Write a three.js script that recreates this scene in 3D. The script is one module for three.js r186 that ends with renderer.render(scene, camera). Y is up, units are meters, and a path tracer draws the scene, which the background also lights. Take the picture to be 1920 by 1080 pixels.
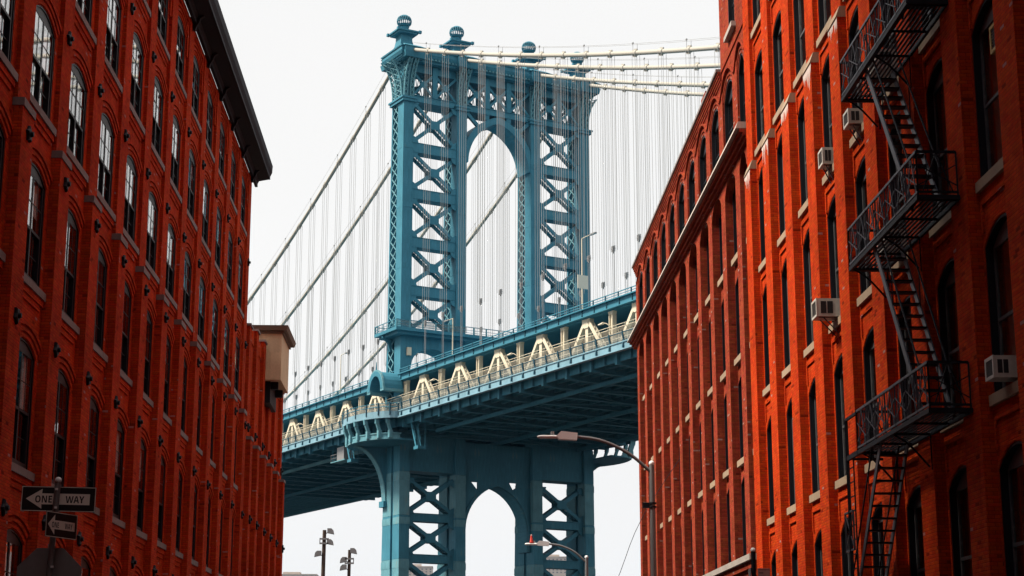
import * as THREE from 'three';
import { mergeGeometries } from 'three/addons/utils/BufferGeometryUtils.js';

// ------------------------------------------------------------------ camera, sky, sun, exposure
const CAMH = 1.7;                                   // eye height: heights below are "rel", y = rel + CAMH
const scene = new THREE.Scene();
const camera = new THREE.PerspectiveCamera(2 * Math.atan(540 / 3260) * 180 / Math.PI, 1024 / 576, 0.3, 6000);
camera.position.set(0, CAMH, 0);
camera.rotation.order = 'YXZ';
camera.rotation.set(13.24 * Math.PI / 180, -2.052 * Math.PI / 180, 0);

function skyTexture() {
  const W = 256, H = 128, d = new Float32Array(W * H * 4);
  for (let j = 0; j < H; j++) for (let i = 0; i < W; i++) {
    const el = (j + 0.5) / H * Math.PI - Math.PI / 2;           // first row is the nadir
    const a = i / W * Math.PI * 2, s = Math.max(0, Math.sin(el));
    const cl = 1 + 0.012 * Math.sin(a * 5 + el * 7) + 0.01 * Math.sin(a * 11 - el * 13 + 1) + 0.006 * Math.sin(a * 23 + el * 31);
    const l = el < 0 ? 0.12 : (0.166 + 0.004 * s) * cl;            // an even overcast
    const k = (j * W + i) * 4;
    d[k] = l * 1.0; d[k + 1] = l * 0.998; d[k + 2] = l * 0.99; d[k + 3] = 1;
  }
  const t = new THREE.DataTexture(d, W, H, THREE.RGBAFormat, THREE.FloatType);
  t.mapping = THREE.EquirectangularReflectionMapping; t.magFilter = THREE.LinearFilter; t.needsUpdate = true;
  return t;
}
const sky = skyTexture();
scene.background = sky; scene.environment = sky;
const sun = new THREE.DirectionalLight(0xfff0dd, 1.5);
sun.position.set(-95, 120, -48); sun.target.position.set(0, 0, -60);
sun.castShadow = true; sun.shadow.radius = 26; sun.shadow.mapSize.set(2048, 2048);
Object.assign(sun.shadow.camera, { left: -200, right: 200, top: 200, bottom: -200, near: 1, far: 600 });
scene.add(sun, sun.target);
const renderer = new THREE.WebGLRenderer({ antialias: true });
renderer.toneMapping = THREE.LinearToneMapping;
renderer.toneMappingExposure = 5.7;
renderer.shadowMap.enabled = true;
scene.fog = new THREE.FogExp2(0x8fb8e8, 0.00003);

// ------------------------------------------------------------------ helpers
let seed = 7;
const rnd = () => { seed = (seed * 1664525 + 1013904223) >>> 0; return seed / 4294967296; };
const rr = (a, b) => a + (b - a) * rnd();
const R = (d) => d * Math.PI / 180;
const lin = (r, g, b) => new THREE.Color().setRGB(r, g, b);
const names = {};
function numbered(n) { const k = names[n] = (names[n] ?? -1) + 1; return k ? n + '_' + String(k).padStart(3, '0') : n; }
function shadow(o) { o.castShadow = true; o.receiveShadow = true; return o; }
function thing(name, label, category, pos = [0, 0, 0], ry = 0, group) {
  const o = new THREE.Group(); o.name = numbered(name); o.position.set(...pos); o.rotation.y = ry;
  o.userData = { label, category }; if (group) o.userData.group = group;
  scene.add(o); return o;
}
function solo(name, geo, m, label, category, group) {
  const o = shadow(new THREE.Mesh(geo, m)); o.name = numbered(name); o.userData = { label, category };
  if (group) o.userData.group = group; scene.add(o); return o;
}
function structure(name, geo, m) { const o = shadow(new THREE.Mesh(geo, m)); o.name = name; o.userData = { kind: 'structure' }; scene.add(o); return o; }
function part(name, geo, m, parent, label) {
  const g = Array.isArray(geo) ? merge(geo) : geo;
  const o = shadow(new THREE.Mesh(g, m)); o.name = name; if (label) o.userData.label = label; parent.add(o); return o;
}
function sub(name, parent, x = 0, y = 0, z = 0) { const o = new THREE.Group(); o.name = name; o.position.set(x, y, z); parent.add(o); return o; }
function merge(list) {
  const l = list.map((g) => { let q = g.index ? g.toNonIndexed() : g; for (const k of Object.keys(q.attributes)) if (!['position', 'normal', 'uv'].includes(k)) q.deleteAttribute(k); return q; });
  return l.length === 1 ? l[0] : mergeGeometries(l, false);
}
// box with uv in metres
function box(x0, x1, y0, y1, z0, z1, du = 0, dv = 0) {
  const P = [], N = [], U = [];
  const q = (a, b, c, d, n, f) => { for (const p of [a, b, c, a, c, d]) { P.push(...p); N.push(...n); const t = f(p); U.push(t[0] + du, t[1] + dv); } };
  const fx = (p) => [p[2], p[1]], fy = (p) => [p[0], p[2]], fz = (p) => [p[0], p[1]];
  q([x0, y0, z1], [x1, y0, z1], [x1, y1, z1], [x0, y1, z1], [0, 0, 1], fz);
  q([x1, y0, z0], [x0, y0, z0], [x0, y1, z0], [x1, y1, z0], [0, 0, -1], fz);
  q([x1, y0, z1], [x1, y0, z0], [x1, y1, z0], [x1, y1, z1], [1, 0, 0], fx);
  q([x0, y0, z0], [x0, y0, z1], [x0, y1, z1], [x0, y1, z0], [-1, 0, 0], fx);
  q([x0, y1, z1], [x1, y1, z1], [x1, y1, z0], [x0, y1, z0], [0, 1, 0], fy);
  q([x0, y0, z0], [x1, y0, z0], [x1, y0, z1], [x0, y0, z1], [0, -1, 0], fy);
  const g = new THREE.BufferGeometry();
  g.setAttribute('position', new THREE.Float32BufferAttribute(P, 3)); g.setAttribute('normal', new THREE.Float32BufferAttribute(N, 3)); g.setAttribute('uv', new THREE.Float32BufferAttribute(U, 2));
  return g;
}
// eight-corner block whose top and bottom may differ: [x0,x1,z0,z1] at y0 and at y1
function taper(a, b, y0, y1) {
  const c = (r, y) => [[r[0], y, r[3]], [r[1], y, r[3]], [r[1], y, r[2]], [r[0], y, r[2]]];
  const p = c(a, y0), t = c(b, y1), P = [], U = [];
  const q = (m, n, o, s, ax) => { for (const k of [m, n, o, m, o, s]) { P.push(...k); U.push(ax === 'y' ? k[0] : ax === 'x' ? k[2] : k[0], ax === 'y' ? k[2] : k[1]); } };
  q(p[0], p[1], t[1], t[0], 'z'); q(p[1], p[2], t[2], t[1], 'x'); q(p[2], p[3], t[3], t[2], 'z'); q(p[3], p[0], t[0], t[3], 'x');
  q(t[0], t[1], t[2], t[3], 'y'); q(p[3], p[2], p[1], p[0], 'y');
  const g = new THREE.BufferGeometry(); g.setAttribute('position', new THREE.Float32BufferAttribute(P, 3)); g.setAttribute('uv', new THREE.Float32BufferAttribute(U, 2)); g.computeVertexNormals(); return g;
}
// rectangular bar from p to q: width w (sideways), height h, "up" hint
function bar(p, q, w, h = w, up = [0, 1, 0]) {
  const a = new THREE.Vector3(...p), b = new THREE.Vector3(...q), d = b.clone().sub(a), L = d.length(); d.normalize();
  let u = new THREE.Vector3(...up); let s = new THREE.Vector3().crossVectors(d, u);
  if (s.lengthSq() < 1e-6) s.crossVectors(d, new THREE.Vector3(1, 0, 0.3)); s.normalize(); u = new THREE.Vector3().crossVectors(s, d).normalize();
  const g = box(0, L, -h / 2, h / 2, -w / 2, w / 2);
  const z = new THREE.Vector3().crossVectors(d, u);
  g.applyMatrix4(new THREE.Matrix4().makeBasis(d, u, z).setPosition(a)); return g;
}
function rod(p, q, r, n = 6, r2 = r) {
  const a = new THREE.Vector3(...p), b = new THREE.Vector3(...q), d = b.clone().sub(a), L = d.length();
  const g = new THREE.CylinderGeometry(r2, r, L, n, 1); g.translate(0, L / 2, 0);
  g.applyQuaternion(new THREE.Quaternion().setFromUnitVectors(new THREE.Vector3(0, 1, 0), d.normalize())); g.translate(a.x, a.y, a.z); return g;
}
function tube(pts, r, seg = 24, n = 8) { return new THREE.TubeGeometry(new THREE.CatmullRomCurve3(pts.map((p) => new THREE.Vector3(...p))), seg, r, n); }
function extrude(shape, z0, z1) { const g = new THREE.ExtrudeGeometry(shape, { depth: z1 - z0, bevelEnabled: false, curveSegments: 10 }); g.translate(0, 0, z0); return g; }
function poly(pts) { const s = new THREE.Shape(); pts.forEach((p, i) => i ? s.lineTo(...p) : s.moveTo(...p)); s.closePath(); return s; }
const shiftUV = (g, a, b) => { const u = g.attributes.uv; for (let i = 0; i < u.count; i++) u.setXY(i, u.getX(i) + a, u.getY(i) + b); return g; };

// ------------------------------------------------------------------ textures
function hash(x, y, s) { let h = (x * 374761393 + y * 668265263 + s * 1442695041) | 0; h = Math.imul(h ^ (h >>> 13), 1274126177); return ((h ^ (h >>> 16)) >>> 0) / 4294967296; }
function vnoise(x, y, per, s) {                        // periodic value noise
  const xi = Math.floor(x), yi = Math.floor(y), fx = x - xi, fy = y - yi, u = fx * fx * (3 - 2 * fx), v = fy * fy * (3 - 2 * fy);
  const m = (a) => ((a % per) + per) % per, h = (a, b) => hash(m(a), m(b), s);
  return (h(xi, yi) * (1 - u) + h(xi + 1, yi) * u) * (1 - v) + (h(xi, yi + 1) * (1 - u) + h(xi + 1, yi + 1) * u) * v;
}
const toS = (c) => Math.max(0, Math.min(255, Math.round(255 * (c <= 0.0031308 ? 12.92 * c : 1.055 * Math.pow(c, 1 / 2.4) - 0.055))));
function dataTex(N, fn, srgb, rx, ry) {
  const d = new Uint8Array(N * N * 4);
  for (let j = 0; j < N; j++) for (let i = 0; i < N; i++) { const c = fn(i, j), k = (j * N + i) * 4; d[k] = c[0]; d[k + 1] = c[1]; d[k + 2] = c[2]; d[k + 3] = 255; }
  const t = new THREE.DataTexture(d, N, N); t.wrapS = t.wrapT = THREE.RepeatWrapping; t.magFilter = THREE.LinearFilter; t.minFilter = THREE.LinearMipmapLinearFilter; t.generateMipmaps = true;
  if (srgb) t.colorSpace = THREE.SRGBColorSpace; t.repeat.set(rx, ry); t.needsUpdate = true; return t;
}
const BW = 0.2133, BH = 0.0667, NB = 24, NC = 76, TW = BW * NB, TH = BH * NC, BN = 1536;   // the brick sheet: 5.1 m square
function brickCell(i, j) {
  const v = j / BN * NC, r = Math.floor(v), u = i / BN * NB + (r % 2) * 0.5, c = Math.floor(u), fu = u - c, fv = v - r;
  const mortar = fu < 0.055 || fv < 0.15;
  return [((c % NB) + NB) % NB, r, mortar];
}
function brickTex(base, mort, amp, s) {
  return dataTex(BN, (i, j) => {
    const [c, r, m] = brickCell(i, j);
    const big = vnoise(i / BN * 3, j / BN * 3, 3, s) * 0.6 + vnoise(i / BN * 9, j / BN * 9, 9, s + 1) * 0.4;
    const streak = vnoise(i / BN * 40, j / BN * 3, 1000, s + 5);
    const fine = vnoise(i / 5, j / 5, 10000, s + 2);
    let k = 1 + amp * (hash(c, r, s) - 0.5) * 1.1 + (big - 0.5) * 0.62 + (fine - 0.5) * 0.22 + (streak - 0.5) * 0.1;
    const h2 = hash(c, r, s + 9);
    let b = m ? mort : base;
    const pt = vnoise(i / BN * 14, j / BN * 5, 1000, s + 21); if (pt > 0.8) k *= 1 - (pt - 0.8) * 1.6;      // soot runs
    let o = [b[0] * k, b[1] * k * (1 + (hash(c, r, s + 3) - 0.5) * 0.5), b[2] * k];
    if (!m && h2 > 0.993) o = o.map((q) => q * 0.5 + 0.16);             // pale spalled brick
    if (!m && h2 < 0.02) o = o.map((q) => q * 0.45);                     // burnt header
    return o.map(toS);
  }, true, 1 / TW, 1 / TH);
}
const brickBump = dataTex(1024, (i, j) => {
  const v = j / 1024 * NC, r = Math.floor(v), u = i / 1024 * NB + (r % 2) * 0.5, c = Math.floor(u), fu = u - c, fv = v - r;
  const m = fu < 0.055 || fv < 0.15; const k = (m ? 60 : 190 + 50 * (hash(c % NB, r, 4) - 0.5)) + 25 * (vnoise(i / 4, j / 4, 256, 8) - 0.5);
  return [k, k, k];
}, false, 1 / TW, 1 / TH);
function brickMat(base, mort, amp, s) { return new THREE.MeshPhysicalMaterial({ map: brickTex(base, mort, amp, s), bumpMap: brickBump, bumpScale: 0.01, roughness: 0.95, specularIntensity: 0.08 }); }
function noiseMap(N, size, fn) { return dataTex(N, fn, true, 1 / size, 1 / size); }
const M = {};
M.brickL = brickMat([0.45, 0.046, 0.010], [0.24, 0.030, 0.012], 0.3, 11);
M.brickR = brickMat([0.46, 0.044, 0.006], [0.27, 0.028, 0.010], 0.28, 23);
M.brickF = brickMat([0.25, 0.043, 0.021], [0.17, 0.030, 0.018], 0.36, 37);
const std = (c, rough = 0.7, metal = 0, ex = {}) => new THREE.MeshStandardMaterial({ color: c, roughness: rough, metalness: metal, ...ex });
const matt = (c, ex = {}) => new THREE.MeshPhysicalMaterial({ color: c, roughness: 0.9, specularIntensity: 0.15, ...ex });
// painted steel: colour with run-down streaks and chalky patches
function paintTex(base, rust, s) {
  return noiseMap(512, 6, (i, j) => {
    const a = vnoise(i / 9, j / 90, 1000, s), b = vnoise(i / 128, j / 128, 4, s + 1), f = vnoise(i / 4, j / 4, 128, s + 2), p = vnoise(i / 40, j / 64, 1000, s + 3);
    const k = 0.86 + 0.22 * (b - 0.5) + 0.16 * (a - 0.5) + 0.1 * (f - 0.5) + 0.12 * p;
    const w = Math.max(0, a * 0.6 + b * 0.6 - 0.82) * 1.6;
    return base.map((c, n) => toS(c * k * (1 - w) + rust[n] * w));
  });
}
M.teal = matt(0xffffff, { roughness: 0.6, specularIntensity: 0.35, map: paintTex([0.044, 0.200, 0.285], [0.16, 0.20, 0.16], 51) });
M.tealPale = matt(0xffffff, { roughness: 0.65, specularIntensity: 0.35, map: paintTex([0.105, 0.275, 0.335], [0.16, 0.17, 0.14], 57) });
M.tealDark = matt(0xffffff, { specularIntensity: 0.4, map: paintTex([0.018, 0.075, 0.115], [0.05, 0.06, 0.06], 63) });

M.cream = std(0xffffff, 0.7, 0, { map: paintTex([0.60, 0.55, 0.43], [0.34, 0.24, 0.14], 71) });
const rivets = dataTex(256, (i, j) => { const fx = (i % 32) - 16, fy = (j % 32) - 16, d = Math.hypot(fx, fy), e = (i < 64 || i > 192) && d < 6 ? 200 : 120, seam = j < 6 ? 60 : e; return [seam, seam, seam]; }, false, 1 / 1.5, 1 / 2.2);
for (const k of ['teal', 'tealPale']) { M[k].bumpMap = rivets; M[k].bumpScale = 0.012; }
M.cable = std(0xffffff, 0.7, 0, { map: paintTex([0.38, 0.375, 0.335], [0.27, 0.26, 0.23], 77) });
M.paleBlue = matt(0xffffff, { roughness: 0.65, specularIntensity: 0.35, map: paintTex([0.175, 0.33, 0.415], [0.22, 0.26, 0.25], 137) });
M.rope = std(lin(0.27, 0.285, 0.29), 0.7);
M.greyMetal = std(lin(0.22, 0.23, 0.24), 0.5, 0.3);
M.stone = std(0xffffff, 0.85, 0, { map: paintTex([0.32, 0.24, 0.165], [0.16, 0.11, 0.08], 83) });
M.stoneDark = std(0xffffff, 0.85, 0, { map: paintTex([0.20, 0.175, 0.175], [0.11, 0.095, 0.09], 87) });
M.capStone = std(0xffffff, 0.85, 0, { map: paintTex([0.42, 0.39, 0.36], [0.2, 0.18, 0.16], 89) });
M.lime = std(lin(0.56, 0.47, 0.44), 0.95);
M.corniceMetal = matt(0xffffff, { roughness: 0.7, specularIntensity: 0.3, map: paintTex([0.008, 0.010, 0.018], [0.02, 0.02, 0.024], 91) });
M.iron = matt(lin(0.006, 0.008, 0.014), { roughness: 0.6, specularIntensity: 0.4 });
M.ironLight = std(lin(0.05, 0.056, 0.075), 0.5, 0.3);
M.sashDark = matt(lin(0.006, 0.008, 0.014), { roughness: 0.5, specularIntensity: 0.4 });
M.sashGrey = std(0xffffff, 0.6, 0, { map: paintTex([0.07, 0.075, 0.085], [0.2, 0.2, 0.2], 121) });
M.glass = new THREE.MeshPhysicalMaterial({ color: 0xffffff, roughness: 0.02, ior: 2.2, transmission: 1, thickness: 0 });
M.blind = std(lin(0.74, 0.80, 0.79), 0.9);  // pale sheet colour, imitates sky mirrored in the panes
M.glassR = new THREE.MeshPhysicalMaterial({ color: 0xffffff, roughness: 0.02, ior: 1.6, transmission: 1, thickness: 0 });
M.glassTint = std(lin(0.05, 0.055, 0.06), 0.1);
M.plaster = std(lin(0.42, 0.41, 0.39), 0.95);
M.boards = std(0xffffff, 0.9, 0, { map: paintTex([0.16, 0.11, 0.075], [0.1, 0.07, 0.05], 127) });
M.stucco = std(0xffffff, 0.92, 0, { map: paintTex([0.70, 0.53, 0.33], [0.3, 0.2, 0.12], 95) });
M.roofTan = std(lin(0.16, 0.12, 0.085), 0.8);
M.acWhite = std(0xffffff, 0.6, 0, { map: paintTex([0.62, 0.60, 0.55], [0.36, 0.31, 0.25], 99) });
M.acGrille = std(lin(0.10, 0.095, 0.095), 0.7);
M.acDark = std(lin(0.012, 0.013, 0.016), 0.5);
M.lampHead = std(lin(0.76, 0.78, 0.79), 0.5);
M.galv = std(0xffffff, 0.5, 0.35, { map: paintTex([0.20, 0.205, 0.215], [0.12, 0.12, 0.12], 103) });
M.wood = std(0xffffff, 0.95, 0, { map: paintTex([0.055, 0.038, 0.03], [0.09, 0.07, 0.05], 107) });
M.asphalt = std(0xffffff, 0.95, 0, { map: paintTex([0.05, 0.05, 0.052], [0.08, 0.08, 0.08], 111) });
M.pave = std(0xffffff, 0.95, 0, { map: paintTex([0.22, 0.21, 0.2], [0.16, 0.15, 0.14], 113) });
M.ground = std(0xffffff, 0.95, 0, { map: paintTex([0.045, 0.044, 0.043], [0.035, 0.035, 0.034], 117) });
M.far = std(lin(0.42, 0.36, 0.31), 0.95);
M.farWin = std(lin(0.12, 0.12, 0.13), 0.5);
M.mesh = std(lin(0.15, 0.18, 0.18), 0.8, 0, { transparent: true, opacity: 0.3, side: THREE.DoubleSide });

// ------------------------------------------------------------------ the ground
{
  const g = new THREE.PlaneGeometry(6000, 6000); g.rotateX(-Math.PI / 2); const u = g.attributes.uv; for (let i = 0; i < u.count; i++) u.setXY(i, u.getX(i) * 6000, u.getY(i) * 6000);
  structure('ground', g, M.ground);
  { const w = box(-1500, 1500, -0.2, 0.05, -2300, -226); structure('river', w, new THREE.MeshPhysicalMaterial({ color: lin(0.012, 0.02, 0.024), roughness: 0.22, ior: 1.33 })); }
  structure('road', box(-5.6, 5.6, -0.2, 0.004, -150, 60), M.asphalt);
  structure('sidewalk_west', box(-9, -5.6, -0.2, 0.14, -130, 60), M.pave);
  structure('sidewalk_east', box(5.6, 9.2, -0.2, 0.14, -130, 60), M.pave);
}

// ------------------------------------------------------------------ brick facades
// local frame: x along the wall, y up, z outwards
function archShape(x, hw, sill, spring, rise) {           // segmental-headed opening
  const p = [[x - hw, sill], [x + hw, sill], [x + hw, spring]];
  for (let k = 1; k < 8; k++) { const t = 1 - 2 * k / 8; p.push([x + hw * t, spring + rise * (1 - t * t)]); }
  p.push([x - hw, spring]); return p;
}
const hoodCache = new Map(), winCache = new Map();
const holeOf = (pts) => { const h = new THREE.Path(); pts.forEach((p, i) => i ? h.lineTo(...p) : h.moveTo(...p)); h.closePath(); return h; };
function hoodGeo(hw, rise, steps) {                          // stepped brick label over an arch; origin at the springing
  const key = [hw, rise, steps].join(); if (hoodCache.has(key)) return hoodCache.get(key);
  const list = [];
  for (let s = 0; s < steps; s++) {
    const a = 0.02 + s * 0.13, b = a + 0.085, out = [], inn = [];
    for (let k = 0; k <= 10; k++) { const t = 1 - 2 * k / 10; out.push([(hw + b) * t, rise * (1 - t * t) + b]); inn.push([(hw + a) * t, rise * (1 - t * t) + a]); }
    list.push(extrude(poly([...out, ...inn.reverse()]), -0.02, 0.022 + s * 0.018));
  }
  const g = merge(list); hoodCache.set(key, g); return g;
}
// window geometries around (0, sill): frame with openings, panes, thin muntins
function windowGeo(kind, hw, h, rise) {
  const key = [kind, hw, h, rise].join(); if (winCache.has(key)) return winCache.get(key);
  const out = archShape(0, hw, 0, h, rise), fr = poly(out), panes = [], mun = [];
  const e = kind === 'left' ? 0.15 : 0.1, mid = h * 0.5, cm = kind === 'left' ? 0.05 : 0.035;
  const cells = [];
  for (const s of [-1, 1]) for (const [y0, y1] of [[e, mid - 0.03], [mid + 0.03, h - 0.02]]) { const x0 = s < 0 ? -hw + e : cm, x1 = s < 0 ? -cm : hw - e; cells.push([x0, x1, y0, y1]); }
  for (const [x0, x1, y0, y1] of cells) {
    fr.holes.push(holeOf([[x0, y0], [x0, y1], [x1, y1], [x1, y0]]));
    const dz = kind === 'left' && y0 < 0.2 ? -0.05 : 0; panes.push(box(x0 - 0.01, x1 + 0.01, y0 - 0.01, y1 + 0.01, -0.016 + dz, -0.01 + dz));
    if (kind === 'left') { const xm = (x0 + x1) / 2, ym = (y0 + y1) / 2; mun.push(box(xm - 0.011, xm + 0.011, y0, y1, -0.01 + dz, -0.001 + dz), box(x0, x1, ym - 0.011, ym + 0.011, -0.01 + dz, -0.002 + dz)); }
  }
  const g = { frame: extrude(fr, kind === 'left' ? -0.07 : -0.04, kind === 'left' ? 0.0 : 0.012), shadeLining: (() => { const o = poly(archShape(0, hw + 0.004, 0, h, rise)); o.holes.push(holeOf(archShape(0, hw - 0.05, 0.02, h, rise - 0.05).reverse())); return extrude(o, kind === 'left' ? -0.2 : 0.0, kind === 'left' ? 0.022 : 0.135); })(), panes, mun: mun.length ? merge(mun) : null, stop: box(-hw, hw, 0, h + rise, -0.12, -0.08) };
  winCache.set(key, g); return g;
}
function addWindow(parent, x, y, n, kind, hw, h, rise, mats) {
  const w = sub('window', parent, x, y, n), g = windowGeo(kind, hw, h, rise);
  part('frame', g.frame, mats.frame, w); part('jamb_shade_lining', g.shadeLining, M.sashDark, w);  // the black lining paints in the shade of the window jambs
  g.panes.forEach((p) => { const o = part('pane', p, mats.glass, w); o.rotation.x = rr(-0.004, 0.004); o.rotation.y = rr(-0.006, 0.006); });
  if (g.mun) part('muntin', g.mun, mats.frame, w);
  if (mats.blind) for (const s of [-1, 1]) { const l = mats.blind(); if (l > 0.05) part('blind', box(s < 0 ? -hw + 0.12 : 0.03, s < 0 ? -0.03 : hw - 0.12, h * (1 - l), h, -0.1, -0.09), M.blind, w, 'pale sheet added behind the glass, painting reflected sky'); }
  return w;
}
const starShape = (() => { const p = []; for (let k = 0; k < 10; k++) { const a = k * Math.PI / 5 + Math.PI / 2, r = k % 2 ? 0.125 : 0.19; p.push([r * Math.cos(a), r * Math.sin(a)]); } return poly(p); })();
const starGeo = (() => { const a = new THREE.ExtrudeGeometry(starShape, { depth: 0.05, bevelEnabled: true, bevelSize: 0.02, bevelThickness: 0.03, bevelSegments: 1 }); const b = new THREE.CylinderGeometry(0.06, 0.085, 0.12, 8); b.rotateX(Math.PI / 2); b.translate(0, 0, 0.09); return merge([a, b]); })();

// rooms behind the windows: a slab per storey, a rear wall and cross walls
function rooms(b, x0, x1, slabs, top, depth, n1) {
  for (const y of slabs) { part('floor_slab', box(x0, x1, y - 0.03, y, -depth, n1), M.boards, b); part('ceiling', box(x0, x1, y - 0.3, y - 0.032, -depth, n1), M.plaster, b); }
  part('rear_wall', box(x0, x1, 0, top, -depth - 0.4, -depth), M.plaster, b);
  for (let x = x0 + 7.4; x < x1 - 3; x += 7.3) part('partition', box(x - 0.08, x + 0.08, 0, top, -depth, n1 - 0.02), M.plaster, b);
}
// ---- the left warehouse
const DL = 9, BAYL = 3.63;
{
  const C = 45, S = (s) => s - C;                            // group stands at z = -C
  const b = thing('brick_warehouse', 'tall dark red brick warehouse with black metal cornice, left of the street', 'building', [-DL, 0, -C], Math.PI / 2);
  const Y = (h) => h + CAMH;
  const kFirst = -6, kLast = 10, pierS = (k) => 38.6 + BAYL * k, s0 = pierS(kFirst) - 1, s1 = 76.25;
  const rows = [[0.6, 3.15, 0.26], [4.72, 7.18, 0.27], [8.72, 11.06, 0.27], [12.57, 14.66, 0.27], [16.2, 18.34, 0.27], [19.88, 21.8, 0.26]];
  const hw = 1.0, wallN = -0.1, belt = 11.92, topY = 22.7;
  // wall of each bay with its arched openings
  const walls = [];
  for (let k = kFirst; k < kLast; k++) {
    const x0 = S(pierS(k)), x1 = S(pierS(k + 1)), xm = (x0 + x1) / 2, sh = poly([[x0, 0], [x1, 0], [x1, Y(topY)], [x0, Y(topY)]]);
    for (const [sill, sp, rise] of rows) sh.holes.push(holeOf(archShape(xm, hw, Y(sill), Y(sp), rise)));
    walls.push(extrude(sh, wallN - 0.3, wallN));
  }
  part('wall', walls, M.brickL, b);
  rooms(b, S(s0) + 0.5, S(s1) - 0.5, rows.map((r) => Y(r[0]) - 0.55), Y(topY), 11.5, wallN - 0.32);
  part('end_wall', [box(S(s1) - 0.5, S(s1), 0, Y(topY), -12, -0.12), box(S(s0), S(s0) + 0.5, 0, Y(topY), -12, -0.12)], M.brickL, b);
  part('roof', box(S(s0), S(s1), Y(topY), Y(topY) + 0.3, -12, -0.2), M.corniceMetal, b);
  for (let k = kFirst; k <= kLast; k++) {
    const x = S(pierS(k)), w = 0.5, du = rr(0, 5), dv = Math.floor(rr(0, 40)) * BH * 2;
    part('pier', [box(x - w, x + w, 0, Y(belt), wallN - 0.05, 0.12, du, dv), box(x - w, x + w, Y(belt) + 0.14, Y(topY), wallN - 0.05, 0, du, dv)], M.brickL, b);
    part('belt_stone', box(x - w - 0.015, x + w + 0.015, Y(belt), Y(belt) + 0.17, wallN - 0.03, 0.15), M.stoneDark, b, 'pale belt stone capping the lower pier');
    for (const h of [-0.2, 3.68, 7.6, 11.45, 15.0, 18.7]) {
      const o = part('anchor_plate', starGeo, M.iron, b); o.position.set(x + rr(-0.04, 0.04), Y(h) + rr(-0.03, 0.03), h < belt ? 0.12 : 0); o.rotation.z = rr(0, 6); o.scale.setScalar(0.86);
    }
  }
  for (let k = kFirst; k < kLast; k++) {
    const xm = S((pierS(k) + pierS(k + 1)) / 2), bw = BAYL / 2 - 0.5;
    rows.forEach(([sill, sp, rise], r) => {
      addWindow(b, xm, Y(sill), wallN - 0.035, 'left', hw, sp - sill, rise, { frame: M.sashDark, glass: M.glass, blind: () => rnd() < 0.25 ? rr(0.15, 0.6) : 0 });
      const hd = part('hood_mould', hoodGeo(hw, rise, 3), M.brickL, b); hd.position.set(xm, Y(sp), wallN);
      part('sill', box(xm - bw + 0.04, xm + bw - 0.04, Y(sill) - 0.17, Y(sill), wallN - 0.2, wallN + 0.09), M.stoneDark, b);
      part('corbel_course', [box(xm - bw + 0.1, xm + bw - 0.1, Y(sill) - 0.32, Y(sill) - 0.17, wallN - 0.02, wallN + 0.055), box(xm - bw + 0.3, xm + bw - 0.3, Y(sill) - 0.46, Y(sill) - 0.32, wallN - 0.02, wallN + 0.03)], M.brickL, b);
    });
    // frieze frame of bricks over the top windows
    part('frieze', [box(xm - bw, xm + bw, Y(22.45), Y(topY), wallN, wallN + 0.08), box(xm - bw, xm - bw + 0.22, Y(21.2), Y(22.45), wallN - 0.01, wallN + 0.06), box(xm + bw - 0.22, xm + bw, Y(21.2), Y(22.45), wallN - 0.01, wallN + 0.06)], M.brickL, b);
  }
  // the metal cornice
  const cor = poly([[0.02, 22.62], [0.14, 22.62], [0.14, 22.78], [0.2, 22.9], [0.62, 22.98], [0.7, 22.98], [0.7, 23.12], [0.78, 23.3], [0.8, 23.62], [0.74, 23.68], [0.02, 23.75]]);
  const cg = extrude(cor, 0, s1 + 0.2 - s0); cg.translate(0, CAMH, 0); cg.rotateY(-Math.PI / 2); cg.translate(S(s1) + 0.2, 0, 0);
  const cornice = part('cornice', cg, M.corniceMetal, b);
  const brk = extrude(poly([[0.02, 22.4], [0.1, 22.4], [0.15, 22.55], [0.22, 22.66], [0.26, 22.82], [0.4, 22.92], [0.02, 22.97]]), -0.09, 0.09); brk.translate(0, CAMH, 0); brk.rotateY(-Math.PI / 2);
  for (let k = kFirst; k <= kLast; k++) { const o = part('bracket', brk, M.corniceMetal, cornice); o.position.x = S(pierS(k)); }
}
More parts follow.
